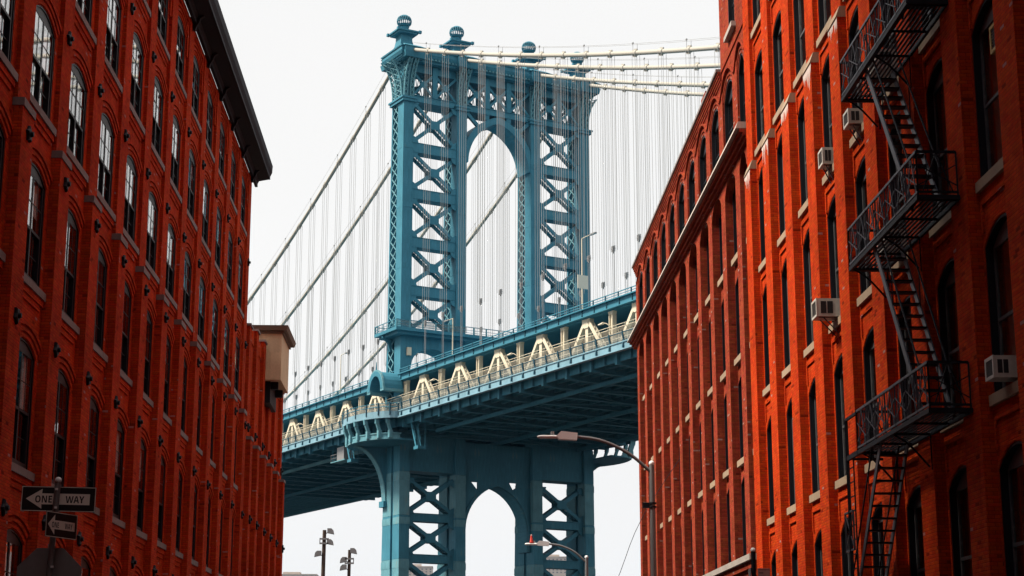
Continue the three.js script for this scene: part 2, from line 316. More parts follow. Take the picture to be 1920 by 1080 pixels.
// ---- the low annex beyond it
{
  const C = 84, S = (s) => s - C, Y = (h) => h + CAMH;
  const b = thing('brick_annex', 'lower red brick annex with stepped parapet beyond the tall left warehouse', 'building', [-DL, 0, -C], Math.PI / 2);
  const s0 = 76.3, s1 = 92.6;
  const wins = [77.95, 81, 84.1, 87.1, 90.3], front = poly([[S(s0), 0], [S(s1), 0], [S(s1), Y(15.3)], [S(84), Y(15.3)], [S(84), Y(15.7)], [S(s0), Y(15.7)]]);
  for (const q of wins) for (const h of [4.72, 8.72]) front.holes.push(holeOf(archShape(S(q), 0.62, Y(h), Y(h + 2.2), 0.3)));
  part('wall', extrude(front, -0.4, -0.1), M.brickL, b); part('end_wall', box(S(s1) - 0.4, S(s1), 0, Y(15.3), -11, -0.41), M.brickL, b); part('roof', box(S(s0), S(s1), Y(15.0), Y(15.25), -11, -0.41), M.corniceMetal, b);
  rooms(b, S(s0), S(s1) - 0.4, [4.72, 8.72, 12.6].map((h) => Y(h) - 0.55), Y(15), 10.6, -0.42);
  part('parapet', [box(S(s0), S(78.4), Y(15.7), Y(16.0), -0.5, -0.06), box(S(78.4), S(84), Y(15.7), Y(16.35), -0.5, -0.06), box(S(84), S(s1), Y(15.3), Y(15.75), -0.5, -0.06)], M.brickL, b);
  for (const [s, t] of [[76.5, 16.1], [79.4, 16.45], [82.6, 16.6], [85.6, 15.85], [88.6, 15.85], [92.0, 15.8]]) {
    const x = S(s), du = rr(0, 5);
    part('pier', [box(x - 0.42, x + 0.42, 0, Y(11.0), -0.12, 0.26, du), box(x - 0.42, x + 0.42, Y(11.12), Y(t), -0.12, 0.06, du)], M.brickL, b);
    part('belt_stone', box(x - 0.44, x + 0.44, Y(11.0), Y(11.14), -0.1, 0.3), M.stoneDark, b);
    part('coping', box(x - 0.48, x + 0.48, Y(t), Y(t) + 0.1, -0.55, 0.12), M.stoneDark, b);
    for (const h of [3.7, 7.55, 11.6]) { const o = part('anchor_plate', starGeo, M.iron, b); o.position.set(x, Y(h), h < 11 ? 0.26 : 0.06); o.rotation.z = rr(0, 6); }
  }
  for (const s of [77.95, 81, 84.1, 87.1, 90.3]) for (const h of [4.72, 8.72]) {
    addWindow(b, S(s), Y(h), -0.14, 'left', 0.62, 2.2, 0.3, { frame: M.sashDark, glass: M.glass });
    part('sill', box(S(s) - 0.8, S(s) + 0.8, Y(h) - 0.17, Y(h), -0.1, 0.02), M.stoneDark, b);
    const hd = part('hood_mould', hoodGeo(0.62, 0.3, 2), M.brickL, b); hd.position.set(S(s), Y(h + 2.2), -0.1);
  }
}
// ---- beige hoist house hung over the annex
{
  const Y = (h) => h + CAMH, b = thing('hoist_house', 'beige stucco box with eaved roof overhanging the low brick annex', 'rooftop box', [-9.2, 0, -85.2]);
  part('box', box(-2.2, 0.98, Y(14.95), Y(17.35), -1.95, 1.95), M.stucco, b);
  part('roof', taper([-2.5, 1.22, -2.2, 2.2], [-2.5, 1.30, -2.28, 2.28], Y(17.35), Y(17.58)), M.roofTan, b);
  part('fascia_trim', [box(-2.4, 1.06, Y(17.22), Y(17.35), -2.03, 2.03)], M.roofTan, b);
  part('under_box_shadow', [box(-1.0, 0.45, Y(13.9), Y(14.95), -1.5, 1.5), box(0.2, 0.8, Y(14.6), Y(14.95), -1.3, -1.0), box(0.2, 0.8, Y(14.6), Y(14.95), 1.0, 1.3)], M.iron, b);  // near-black blocks put in for the deep shadow under the box
}
// ---- the right loft building (orange brick)
const DR = 9.3, BAYR = 3.09;
const rightRows = [[1.22, 3.80, 0.36], [5.1, 7.72, 0.36], [8.95, 11.72, 0.36], [12.78, 15.4, 0.36], [16.47, 19.0, 0.36], [20.35, 22.9, 0.36], [24.2, 26.75, 0.36], [28.05, 30.6, 0.36], [31.9, 34.4, 0.36]];
const pierR = (k) => -51.72 + BAYR * k;
{
  const C = -34, S = (s) => s - C, Y = (h) => h + CAMH;
  const b = thing('brick_loft_building', 'bright orange red brick loft building with fire escape, right of the street', 'building', [DR, 0, C], -Math.PI / 2);
  const kN = 13, topY = 36.6, wallN = -0.13, hw = 0.95, belt = 15.93;  // storeys above the view are added height, cutting sky light across the street
  const walls = [];
  for (let k = 0; k < kN; k++) {
    const x0 = S(pierR(k)), x1 = S(pierR(k + 1)), xm = (x0 + x1) / 2, sh = poly([[x0, 0], [x1, 0], [x1, Y(topY)], [x0, Y(topY)]]);
    for (const [a, c, r] of rightRows) sh.holes.push(holeOf(archShape(xm, hw, Y(a), Y(c), r)));
    walls.push(extrude(sh, wallN - 0.34, wallN));
  }
  part('wall', walls, M.brickR, b);
  rooms(b, S(pierR(0)) + 0.02, S(pierR(kN)) - 0.02, rightRows.map((r) => Y(r[0]) - 0.55), Y(topY), 11.5, wallN - 0.36);
  part('end_wall', [box(S(pierR(0)) - 0.48, S(pierR(0)), 0, Y(topY), -12, -0.14), box(S(pierR(kN)), S(pierR(kN)) + 0.5, 0, Y(topY), -12, -0.14)], M.brickR, b);
  part('roof', box(S(pierR(0)) - 0.4, S(pierR(kN)), Y(topY), Y(topY) + 0.3, -12, 0.4), M.corniceMetal, b);
  for (let k = 0; k <= kN; k++) {
    const x = S(pierR(k)), w = 0.5, du = rr(0, 5), dv = Math.floor(rr(0, 40)) * BH * 2;
    part('pier', [box(x - w, x + w, 0, Y(belt), wallN - 0.05, 0.1, du, dv), box(x - w, x + w, Y(belt) + 0.1, Y(topY), wallN - 0.05, 0, du, dv)], M.brickR, b);
    part('belt_stone', taper([x - w - 0.01, x + w + 0.01, wallN - 0.03, 0.13], [x - w - 0.01, x + w + 0.01, wallN - 0.03, 0.03], Y(belt) - 0.02, Y(belt) + 0.26), M.stone, b, 'worn belt stone capping the lower pier');
    if (k < 9) {                                             // lime that has run down from the belt stone
      const p = [[-w, 0]]; let q = -w; while (q < w) { const d = Math.min(w, q + rr(0.05, 0.13)); const l = rr(0.05, 0.3) * (rnd() > 0.6 ? 1.9 : 0.7); p.push([q, -l], [(q + d) / 2, -l - rr(0, 0.28)], [d, -rr(0.03, 0.15)]); q = d; } p.push([w, 0]);
      const o = part('lime_streak', extrude(poly(p), 0, 0.004), M.lime, b, 'white lime streaks under the belt stone'); o.position.set(x, Y(belt) - 0.02, 0.101);
    }
  }
  for (let k = 0; k < kN; k++) {
    const xm = S((pierR(k) + pierR(k + 1)) / 2), bw = BAYR / 2 - 0.5;
    rightRows.forEach(([a, c, r]) => {
      addWindow(b, xm, Y(a), wallN - 0.15, 'right', hw, c - a, r, { frame: M.sashGrey, glass: M.glassR });
      part('sill', box(xm - bw + 0.03, xm + bw - 0.03, Y(a) - 0.19, Y(a), wallN - 0.22, wallN + 0.075), M.stone, b);
      part('spandrel_panel', [box(xm - bw + 0.12, xm + bw - 0.12, Y(a) - 0.46, Y(a) - 0.38, wallN - 0.02, wallN + 0.04), box(xm - bw + 0.12, xm - bw + 0.22, Y(a) - 0.95, Y(a) - 0.46, wallN - 0.02, wallN + 0.04), box(xm + bw - 0.22, xm + bw - 0.12, Y(a) - 0.95, Y(a) - 0.46, wallN - 0.02, wallN + 0.04)], M.brickR, b);
      part('arch_band', hoodGeo(hw - 0.02, r, 1), M.brickR, b).position.set(xm, Y(c), wallN - 0.015);
    });
  }
}
// ---- the right mill building farther on, with its long cornice
{
  const C = -69, S = (s) => s - C, Y = (h) => h + CAMH, X0 = 9.4;
  const b = thing('brick_mill_building', 'brownish red brick mill building with projecting cornice, beyond the orange loft building', 'building', [X0, 0, C], -Math.PI / 2);
  const z0 = -86.4, z1 = -52.32, wallN = -0.27, piers = [];
  for (let k = 0; k < 11; k++) piers.push(-85.5 + 3.08 * k);     // -85.5 ... -54.7
  piers.push(-52.55);
  const rows = [[0.9, 3.4, 0.3], [7.62, 10.2, 0.28], [4.35, 6.85, 0.28], [11.05, 13.6, 0.28], [14.5, 16.9, 0.45]], hw = 1.06;
  const walls = [], add = (sh, a, c) => walls.push(extrude(sh, a, c));
  for (let k = 0; k < piers.length - 1; k++) {
    const x0 = S(piers[k]), x1 = S(piers[k + 1]), xm = (x0 + x1) / 2, h2 = Math.min(hw, (x1 - x0) / 2 - 0.5), sh = poly([[x0, 0], [x1, 0], [x1, Y(17.6)], [x0, Y(17.6)]]), up = poly([[x0, Y(17.6)], [x1, Y(17.6)], [x1, Y(21.4)], [x0, Y(21.4)]]);
    for (const [a, c, r] of rows) sh.holes.push(holeOf(archShape(xm, h2, Y(a), Y(c), r)));
    add(sh, wallN - 0.3, wallN);
    up.holes.push(holeOf(archShape(xm, h2, Y(17.95), Y(20.1), 0.5))); add(up, -0.4, -0.06);
    // arcade arch joining the piers under the cornice
    const bw = (x1 - x0) / 2 - 0.42, ar = poly([[x0, Y(16.6)], [x0, Y(17.6)], [x1, Y(17.6)], [x1, Y(16.6)], [xm + bw, Y(16.6)], ...[...Array(9)].map((_, i) => { const a = Math.PI * (i + 1) / 10; return [xm + bw * Math.cos(a), Y(16.6) + 0.6 * Math.sin(a)]; }), [xm - bw, Y(16.6)]]);
    part('arcade_arch', extrude(ar, wallN - 0.01, -0.005), M.brickF, b);
    const mats = { frame: M.sashDark, glass: M.glassR };
    for (const [a, c, r] of rows) { addWindow(b, xm, Y(a), wallN - 0.12, 'right', h2, c - a, r, mats); part('sill', box(xm - h2 - 0.03, xm + h2 + 0.03, Y(a) - 0.2, Y(a), wallN - 0.1, wallN + 0.13), M.stone, b); }
    addWindow(b, xm, Y(17.95), -0.2, 'right', h2, 2.15, 0.5, mats);
    const hd = part('hood_mould', hoodGeo(h2 + 0.06, 0.5, 2), M.brickF, b); hd.position.set(xm, Y(20.1), -0.06);
    // the rippling string course over the heads
    const rp = []; const lo = [], hi = []; for (let i = 0; i <= 16; i++) { const x = x0 + (x1 - x0) * i / 16, t = (x - xm) / (h2 + 0.35), y = Math.abs(t) < 1 ? 0.62 * (1 - t * t) : 0; lo.push([x, Y(20.36) + y]); hi.push([x, Y(20.43) + y]); }
    part('string_course', extrude(poly([...lo, ...hi.reverse()]), -0.07, 0.05), M.brickF, b);
  }
  part('wall', walls, M.brickF, b);
  rooms(b, S(z0) + 0.5, S(z1) - 0.02, [0.9, 4.35, 7.62, 11.05, 14.5, 17.95].map((a) => Y(a) - 0.5), Y(21.4), 11.5, wallN - 0.32); part('roof', box(S(z0), S(z1), Y(21.2), Y(21.4), -11.9, -0.42), M.corniceMetal, b);
  part('end_wall', box(S(z0), S(z0) + 0.5, 0, Y(21.4), -12, -0.36), M.brickF, b);
  piers.forEach((z, k) => {
    const x = S(z), w = k === piers.length - 1 ? 0.22 : 0.43, du = rr(0, 5);
    part('pier', [box(x - w, x + w, 0, Y(17.6), wallN - 0.02, 0, du), box(x - w * 1.1, x + w * 1.1, Y(17.7), Y(20.6), -0.1, 0.0, du)], M.brickF, b);
  });
  part('cornice', [box(S(z0) - 0.3, S(z1), Y(17.25), Y(17.36), -0.1, 0.1), box(S(z0) - 0.3, S(z1), Y(17.36), Y(17.48), -0.1, 0.2), box(S(z0) - 0.3, S(z1), Y(17.48), Y(17.6), -0.1, 0.3)], M.brickF, b);
  part('cornice_cap', taper([S(z0) - 0.42, S(z1), -0.06, 0.42], [S(z0) - 0.42, S(z1), -0.06, 0.34], Y(17.6), Y(17.82)), M.capStone, b, 'pale stone cap along the cornice');
  const cour = []; for (let i = 0; i < 5; i++) cour.push(box(S(z0) - 0.02 * i, S(-57.6), Y(20.95 + i * 0.1), Y(21.05 + i * 0.1), -0.3, -0.05 + i * 0.035));
  part('parapet', cour, M.brickF, b); part('parapet_cap', box(S(z0) - 0.12, S(-57.6), Y(21.45), Y(21.55), -0.4, 0.15), M.stoneDark, b);
  // ground floor ledge
  part('ledge', box(S(-66), S(z1), Y(4.02), Y(4.2), wallN, 0.4), M.capStone, b, 'pale stone ledge over the ground floor'); part('ledge_moulding', [box(S(-66), S(z1), Y(3.8), Y(4.02), wallN, 0.3), box(S(-66), S(z1), Y(3.55), Y(3.8), wallN, 0.2)], M.brickF, b);
  // stair tower rising beside the loft building
  { const f = poly([[S(-57.6), Y(21.4)], [S(z1), Y(21.4)], [S(z1), Y(26.5)], [S(-57.6), Y(26.5)]]); f.holes.push(holeOf(archShape(S(-55), 0.6, Y(22.0), Y(24.1), 0.3)));
    part('stair_tower', [extrude(f, -0.4, -0.02), box(S(-57.6), S(-57.2), Y(21.0), Y(26.5), -8, -0.41), box(S(-57.2), S(z1), Y(21.4), Y(26.5), -8, -7.6), box(S(-57.2), S(z1), Y(26.2), Y(26.5), -7.6, -0.41)], M.brickF, b); }
  addWindow(b, S(-55), Y(22.0), -0.15, 'right', 0.6, 2.1, 0.3, { frame: M.sashDark, glass: M.glassR });
  part('sill', box(S(-55.8), S(-54.2), Y(21.83), Y(22.0), -0.05, 0.14), M.capStone, b);
  part('chimney', box(S(-66.2), S(-65), Y(21), Y(23.4), -1.6, -0.6), M.brickF, b); part('chimney', box(S(-73.5), S(-72.5), Y(21), Y(22.6), -1.6, -0.6), M.brickF, b);
}

// ------------------------------------------------------------------ things on the right building
const YY = (h) => h + CAMH;
{ // fire escape: local x along the wall (= world z), z outwards
  const C = -32.8, b = thing('fire_escape', 'black iron fire escape zigzagging down the orange brick facade', 'fire escape', [9.2, 0, C], -Math.PI / 2);
  const S = (z) => z - C, zf = S(-35.5), zn = S(-30.0), out = 0.76, rail = 0.86;
  const stripGeo = (y, x0, x1, z) => bar([x0, y, z], [x1, y, z], 0.03, 0.045);
  function railing(y, x0, x1, z, mat, parent, along = true) {
    // posts with crossed bars between them, between a top and a bottom rail
    const P = (t, yy) => along ? [t, yy, z] : [z, yy, t];
    part('top_rail', bar(P(x0, y + rail), P(x1, y + rail), 0.035, 0.05), mat, parent);
    part('bottom_rail', bar(P(x0, y + 0.1), P(x1, y + 0.1), 0.03, 0.04), mat, parent);
    const n = Math.max(1, Math.round(Math.abs(x1 - x0) / 0.78));
    for (let i = 0; i <= n; i++) { const t = x0 + (x1 - x0) * i / n; part('post', bar(P(t, y), P(t, y + rail), 0.035), mat, parent); }
    for (let i = 0; i < n; i++) {
      const a = x0 + (x1 - x0) * i / n, c = x0 + (x1 - x0) * (i + 1) / n, m = (a + c) / 2, q = (c - a) * 0.12;
      part('rail_panel', [bar(P(a + q, y + 0.1), P(m, y + rail), 0.02), bar(P(c - q, y + 0.1), P(m, y + rail), 0.02), bar(P(a, y + rail * 0.72), P(c, y + 0.22), 0.018), bar(P(a, y + 0.22), P(c, y + rail * 0.72), 0.018), bar(P(a + q * 2, y + 0.1), P(a + q * 2, y + rail), 0.018), bar(P(c - q * 2, y + 0.1), P(c - q * 2, y + rail), 0.018)], mat, parent);
    }
  }
  function platform(h, x0 = zf, x1 = zn) {
    const y = YY(h);
    part('platform_frame', [bar([x0, y, out], [x1, y, out], 0.05, 0.09), bar([x0, y, 0.0], [x1, y, 0.0], 0.05, 0.09), bar([x0, y, 0], [x0, y, out], 0.05, 0.08), bar([x1, y, 0], [x1, y, out], 0.05, 0.08)], M.iron, b);
    for (let k = 1; k < 9; k++) { const z = out * k / 9; part('slat', bar([x0, y + 0.02, z], [x1, y + 0.02, z], 0.04, 0.02), M.iron, b); }
    for (let k = 0; k <= 4; k++) { const x = x0 + 0.1 + (x1 - x0 - 0.2) * k / 4; part('cross_bar', bar([x, y - 0.02, 0], [x, y - 0.02, out], 0.04, 0.04), M.iron, b); }
    for (const x of [x0 + 0.15, (x0 + x1) / 2]) part('bracket', [tube([[x, y - 0.03, out - 0.05], [x, y - 0.2, out * 0.6], [x, y - 0.65, 0.05]], 0.022, 10, 5), bar([x, y - 0.7, 0.0], [x, y, 0.0], 0.04)], M.iron, b);
    railing(y, x0, x1, out, M.ironLight, b);
    railing(y, 0.03, out, x0, M.iron, b, false); railing(y, 0.03, out, x1, M.iron, b, false);
  }
  for (const h of [4.92, 8.82, 12.6, 16.5]) platform(h);
  function stair(h1, x1, h0, x0, zi, zo) {                   // from (x1, h1) on top down to (x0, h0)
    for (const z of [zi, zo]) {
      part('stringer', bar([x1, YY(h1), z], [x0, YY(h0), z], 0.03, 0.15), z === zo ? M.ironLight : M.ironLight, b);
      part('hand_rail', [bar([x1, YY(h1) + 0.8, z], [x0, YY(h0) + 0.8, z], 0.028), bar([x1 * 0.6 + x0 * 0.4, YY(h1 * 0.6 + h0 * 0.4), z], [x1 * 0.6 + x0 * 0.4, YY(h1 * 0.6 + h0 * 0.4) + 0.8, z], 0.022), bar([x1 * 0.15 + x0 * 0.85, YY(h1 * 0.15 + h0 * 0.85), z], [x1 * 0.15 + x0 * 0.85, YY(h1 * 0.15 + h0 * 0.85) + 0.8, z], 0.022)], M.iron, b);
    }
    const n = 14; for (let k = 1; k < n; k++) { const t = k / n; part('tread', box(x1 + (x0 - x1) * t - 0.1, x1 + (x0 - x1) * t + 0.1, YY(h1 + (h0 - h1) * t) - 0.015, YY(h1 + (h0 - h1) * t) + 0.015, zi, zo), M.iron, b); }
  }
  stair(16.5, S(-33.6), 12.6, S(-30.7), 0.12, 0.66); stair(12.6, S(-33.7), 8.82, S(-30.75), 0.12, 0.66); stair(8.82, S(-33.7), 4.92, S(-30.8), 0.12, 0.66);
  stair(4.92, S(-34.0), 1.7, S(-36.9), 0.12, 0.66);
  // drop-ladder guide and its counterweighted gate
  part('ladder_guide', [bar([S(-36.5), YY(5.75), out], [S(-36.5), YY(1.2), out], 0.07), bar([S(-36.5), YY(5.75), out], [S(-35.5), YY(5.75), out], 0.05), bar([S(-36.5), YY(4.92), out], [S(-35.5), YY(4.92), out], 0.06, 0.1), bar([S(-36.5), YY(4.92), 0], [S(-36.5), YY(4.92), out], 0.05)], M.iron, b);
  for (let k = 0; k < 12; k++) part('rung', bar([S(-36.5), YY(4.7 - k * 0.3), out - 0.02], [S(-36.05), YY(4.7 - k * 0.3), out - 0.02], 0.022), M.iron, b);
  part('ladder_rail', bar([S(-36.05), YY(5.0), out - 0.02], [S(-36.05), YY(1.2), out - 0.02], 0.03), M.iron, b);
  part('landing_gate', [bar([S(-36.95), YY(3.0), out], [S(-36.95), YY(3.8), out], 0.04), bar([S(-36.2), YY(3.0), out], [S(-36.2), YY(3.8), out], 0.04), bar([S(-36.95), YY(3.8), out], [S(-36.2), YY(3.8), out], 0.04), bar([S(-36.95), YY(3.0), out], [S(-36.2), YY(3.0), out], 0.04), bar([S(-36.95), YY(3.8), out], [S(-36.2), YY(3.0), out], 0.02), bar([S(-36.95), YY(3.0), out], [S(-36.2), YY(3.8), out], 0.02)], M.ironLight, b);
}
function airCon(z, h, w, hh, proj, label, bracket) {           // window unit: local x along the wall, z outwards
  const b = thing('air_conditioner', label, 'air conditioner', [9.43, YY(h), z], -Math.PI / 2, 'window air conditioners');
  part('case', [box(-w / 2, w / 2, 0, hh, -0.2, proj - 0.012)], M.acWhite, b);
  part('bezel', [box(-w / 2, w / 2, hh - 0.05, hh + 0.004, proj - 0.012, proj + 0.012), box(-w / 2, w / 2, -0.004, 0.05, proj - 0.012, proj + 0.012), box(-w / 2 - 0.003, -w / 2 + 0.05, 0.05, hh - 0.05, proj - 0.012, proj + 0.012), box(w / 2 - 0.05, w / 2 + 0.003, 0.05, hh - 0.05, proj - 0.012, proj + 0.012)], M.acWhite, b);
  part('rear_grille', box(-w / 2 + 0.05, w / 2 - 0.05, 0.05, hh - 0.05, proj - 0.012, proj - 0.004), M.acGrille, b);
  const louv = []; for (let k = 0; k < 9; k++) { const x = -w / 2 + 0.07 + (w - 0.14) * k / 8; louv.push(box(x - 0.006, x + 0.006, 0.05, hh - 0.05, proj - 0.004, proj + 0.006)); }
  part('louvres', louv, M.acGrille, b);
  part('side_grille', [box(w / 2, w / 2 + 0.006, 0.07, hh - 0.07, proj * 0.32, proj * 0.55), box(w / 2, w / 2 + 0.006, 0.07, hh - 0.07, proj * 0.6, proj * 0.83)], M.acDark, b);
  if (bracket) part('bracket', [bar([w / 2 - 0.1, -0.01, proj * 0.7], [w / 2 - 0.1, -0.42, 0.02], 0.025), bar([-w / 2 + 0.1, -0.01, proj * 0.7], [-w / 2 + 0.1, -0.42, 0.02], 0.025), bar([w / 2 - 0.1, -0.012, 0], [w / 2 - 0.1, -0.012, proj * 0.9], 0.02)], M.ironLight, b);
}
airCon(-41.1, 8.98, 0.56, 0.44, 0.58, 'cream air conditioner on struts, alone below the middle of the facade', true);
airCon(-28.5, 5.2, 0.46, 0.37, 0.36, 'white air conditioner in the window nearest the right edge', false);
airCon(-34.7, 9.0, 0.6, 0.42, 0.5, 'grey white air conditioner behind the middle fire escape landing', false);
airCon(-34.7, 12.95, 0.62, 0.42, 0.5, 'beige air conditioner behind the upper fire escape landing', false);
airCon(-37.85, 12.8, 0.5, 0.36, 0.36, 'small white air conditioner just left of the upper fire escape landing', true);
airCon(-40.95, 12.8, 0.5, 0.42, 0.3, 'narrow white air conditioner, second window left of the upper landing', true);
{
  const b = thing('window_vent', 'yellow framed vent grille high in the window at upper right', 'vent', [9.55, YY(11.05), -28.35], -Math.PI / 2);
  part('frame', [box(-0.3, 0.3, 0.44, 0.5, 0, 0.06), box(-0.3, 0.3, 0, 0.06, 0, 0.06), box(-0.3, -0.24, 0.06, 0.44, 0, 0.06), box(0.24, 0.3, 0.06, 0.44, 0, 0.06)], std(lin(0.52, 0.38, 0.14), 0.7), b);
  part('grille', box(-0.24, 0.24, 0.06, 0.44, 0.0, 0.03), M.acGrille, b);
  const l = []; for (let k = 0; k < 7; k++) l.push(box(-0.24, 0.24, 0.085 + k * 0.052, 0.1 + k * 0.052, 0.03, 0.045)); part('louvres', l, M.acDark, b);
}

// ------------------------------------------------------------------ the bridge: local x across (v), z along (u, towards the camera), y up
const AL = R(28.1), BT = [6.19 - 0.3 * Math.cos(AL), -240.95 + 0.3 * Math.sin(AL)];
const bridgeThing = (name, label, cat, v = 0, u = 0, y = 0, group) => thing(name, label, cat, [BT[0] + Math.cos(AL) * v + Math.sin(AL) * u, y, BT[1] - Math.sin(AL) * v + Math.cos(AL) * u], AL, group);
const COLV = [-14.63, -6.1, 6.1, 14.63];
{
  const t = bridgeThing('bridge_tower', 'tall teal steel suspension bridge tower with arched portal and ball finials', 'bridge tower');
  const Y = YY, hw = 0.76;
  const uN = (h) => h > 49 ? 1.68 : 1.68 + (49 - h) * 0.011, uF = (h) => h > 49 ? -2.05 - (82 - Math.min(82, h)) * 0.012 : -2.45 - (49 - h) * 0.024;
  // side lattice (both side faces) between y0 and y1
  function lattice(v, h0, h1, a, c, step, w) {
    const l = []; const n = Math.round((h1 - h0) / step), d = (h1 - h0) / n;
    for (const sgn of [-1, 1]) for (let k = 0; k < n; k++) { const y0 = Y(h0 + k * d), y1 = Y(h0 + (k + 1) * d), x = v + sgn * (hw - 0.06); l.push(bar([x, y0, a(h0 + k * d)], [x, y1, c(h0 + (k + 1) * d)], w, 0.07, [1, 0, 0]), bar([x, y0, c(h0 + k * d)], [x, y1, a(h0 + (k + 1) * d)], w, 0.07, [1, 0, 0])); }
    return merge(l);
  }
  COLV.forEach((v) => {
    const c = sub('column', t, v, 0, 0), r = (h, side) => side === 'n' ? [-hw, hw, -0.15, uN(h)] : [-hw, hw, uF(h), uF(h) + 0.3];
    // above the platform
    part('box_shaft', taper(r(48, 'n'), r(82, 'n'), Y(48), Y(82)), M.teal, c);
    part('rear_chord', taper(r(48, 'f'), r(82, 'f'), Y(48), Y(82)), M.teal, c);
    part('side_lattice', lattice(0, 49.6, 81.6, (h) => uF(h) + 0.3, () => -0.15, 1.55, 0.16), M.tealPale, c);
    part('edge_angle', [taper([-hw - 0.03, -hw + 0.1, uN(49) - 0.32, uN(49) + 0.03], [-hw - 0.03, -hw + 0.1, uN(81) - 0.32, uN(81) + 0.03], Y(49.5), Y(82)), taper([hw - 0.1, hw + 0.03, uN(49) - 0.32, uN(49) + 0.03], [hw - 0.1, hw + 0.03, uN(81) - 0.32, uN(81) + 0.03], Y(49.5), Y(82))], M.teal, c);
    for (const h of [57.5, 66.2, 74.8]) part('splice_plate', box(-hw - 0.02, hw + 0.02, Y(h), Y(h) + 0.7, -0.2, uN(h) + 0.05, v, h), M.teal, c);
    // between deck and platform
    part('box_shaft', taper(r(36, 'n'), r(48, 'n'), Y(34), Y(48)), M.teal, c);
    part('rear_chord', taper([-hw, hw, uF(36), uF(36) + 0.5], [-hw, hw, uF(48), uF(48) + 0.4], Y(34), Y(48)), M.teal, c);
    part('side_lattice', lattice(0, 36.5, 47.6, (h) => uF(h) + 0.3, () => -0.5, 1.6, 0.16), M.tealPale, c);
    // below the deck: two riveted shafts with a slot between
    const base = 0, steps = [0, 6.2, 12, 17.8, 23.6, 29.4, 34.2];
    for (let k = 0; k < steps.length - 1; k++) {
      const a = steps[k] - (k ? 0 : CAMH), e = steps[k + 1] - 0.03;
      part('box_shaft', [taper([-hw, hw, 0.22, uN(a) + 0.1], [-hw, hw, 0.22, uN(e) + 0.1], Y(a), Y(e)), taper([-hw, hw, uF(a) + 0.1, -0.5], [-hw, hw, uF(e) + 0.1, -0.5], Y(a), Y(e))].map((g) => shiftUV(g, rr(0, 6), rr(0, 6))), k % 2 ? M.teal : M.tealPale, c);
    }
    part('web_plate', box(-hw + 0.25, hw - 0.25, 0, Y(34), -0.5, 0.22), M.teal, c);
    for (const h of [5, 11, 16.6, 22.4, 28.2]) part('splice_plate', [box(-hw - 0.03, hw + 0.03, Y(h), Y(h) + 0.9, 0.22, uN(h) + 0.14), box(-hw - 0.03, hw + 0.03, Y(h), Y(h) + 0.9, uF(h) + 0.06, -0.5)], M.tealPale, c);
    // necking and flared lattice capital
    part('necking', [box(-hw - 0.3, hw + 0.3, Y(81.6), Y(82.2), uF(82) - 0.25, uN(82) + 0.3), box(-hw - 0.45, hw + 0.45, Y(82.0), Y(82.25), uF(82) - 0.4, uN(82) + 0.45)], M.teal, c);
    part('capital_core', box(-hw * 0.8, hw * 0.8, Y(82.2), Y(87.7), -1.9, 1.45), M.teal, c);
    const fl = [], pr = (s) => 0.15 + 1.5 * s * s * s + 0.12 * s;   // flare against height share
    const N = 7;
    for (const [sx, face] of [[-1, 0], [1, 0]]) {                 // front brackets at the two edges
      for (let k = 0; k < N; k++) { const a = k / N, e = (k + 1) / N, ya = Y(82.2 + 5.4 * a), ye = Y(82.2 + 5.4 * e), x = sx * (hw - 0.05), xa = x - sx * 0.5;
        fl.push(bar([x, ya, 1.5 + pr(a)], [x, ye, 1.5 + pr(e)], 0.16, 0.16), bar([x, ya, 1.45], [x, ye, 1.45], 0.16, 0.16), bar([x, ya, 1.5 + pr(a)], [x, ye, 1.45], 0.1), bar([x, ye, 1.5 + pr(e)], [x, ya, 1.45], 0.1), bar([xa, ya, 1.5 + pr(a)], [xa, ye, 1.5 + pr(e)], 0.12), bar([x, ya, 1.5 + pr(a)], [xa, ye, 1.5 + pr(e)], 0.09), bar([xa, ya, 1.5 + pr(a)], [x, ye, 1.5 + pr(e)], 0.09),
          bar([x, ya, -1.9 - pr(a)], [x, ye, -1.9 - pr(e)], 0.16)); }
    }
    if (Math.abs(v) > 10) { const s = Math.sign(v); for (const zz of [-1.6, -0.4, 1.2]) for (let k = 0; k < N; k++) { const a = k / N, e = (k + 1) / N, ya = Y(82.2 + 5.4 * a), ye = Y(82.2 + 5.4 * e), X = (q) => s * (hw + pr(q)); fl.push(bar([X(a), ya, zz], [X(e), ye, zz], 0.2, 0.16), bar([s * hw, ya, zz], [X(e), ye, zz], 0.1), bar([X(a), ya, zz], [s * hw, ye, zz], 0.1)); if (zz < 1) { const zb = zz < -1 ? -0.4 : 1.2; fl.push(bar([X(a), ya, zz], [X(e), ye, zb], 0.1), bar([X(a), ya, zb], [X(e), ye, zz], 0.1)); } } }
    part('capital_brackets', fl, M.tealPale, c);
    // finial: swept pedestal, slab and open-work ball
    const ped = new THREE.LatheGeometry([[2.15, 0], [1.95, 0.25], [1.5, 0.8], [1.28, 1.6], [1.25, 2.45], [1.45, 2.5]].map((p) => new THREE.Vector2(...p)), 4, Math.PI / 4); ped.scale(0.98, 1, 0.98); ped.translate(0, Y(89.5), -0.15);
    part('pedestal', ped.toNonIndexed(), M.teal, c).geometry.computeVertexNormals();
    part('pedestal_slab', [box(-1.5, 1.5, Y(91.95), Y(92.2), -1.65, 1.35), box(-1.7, 1.7, Y(92.2), Y(92.42), -1.85, 1.55), box(-1.9, -1.5, Y(92.1), Y(92.5), -2.0, -1.6), box(1.5, 1.9, Y(92.1), Y(92.5), 1.3, 1.7), box(-1.9, -1.5, Y(92.1), Y(92.5), 1.3, 1.7), box(1.5, 1.9, Y(92.1), Y(92.5), -2.0, -1.6)], M.teal, c);
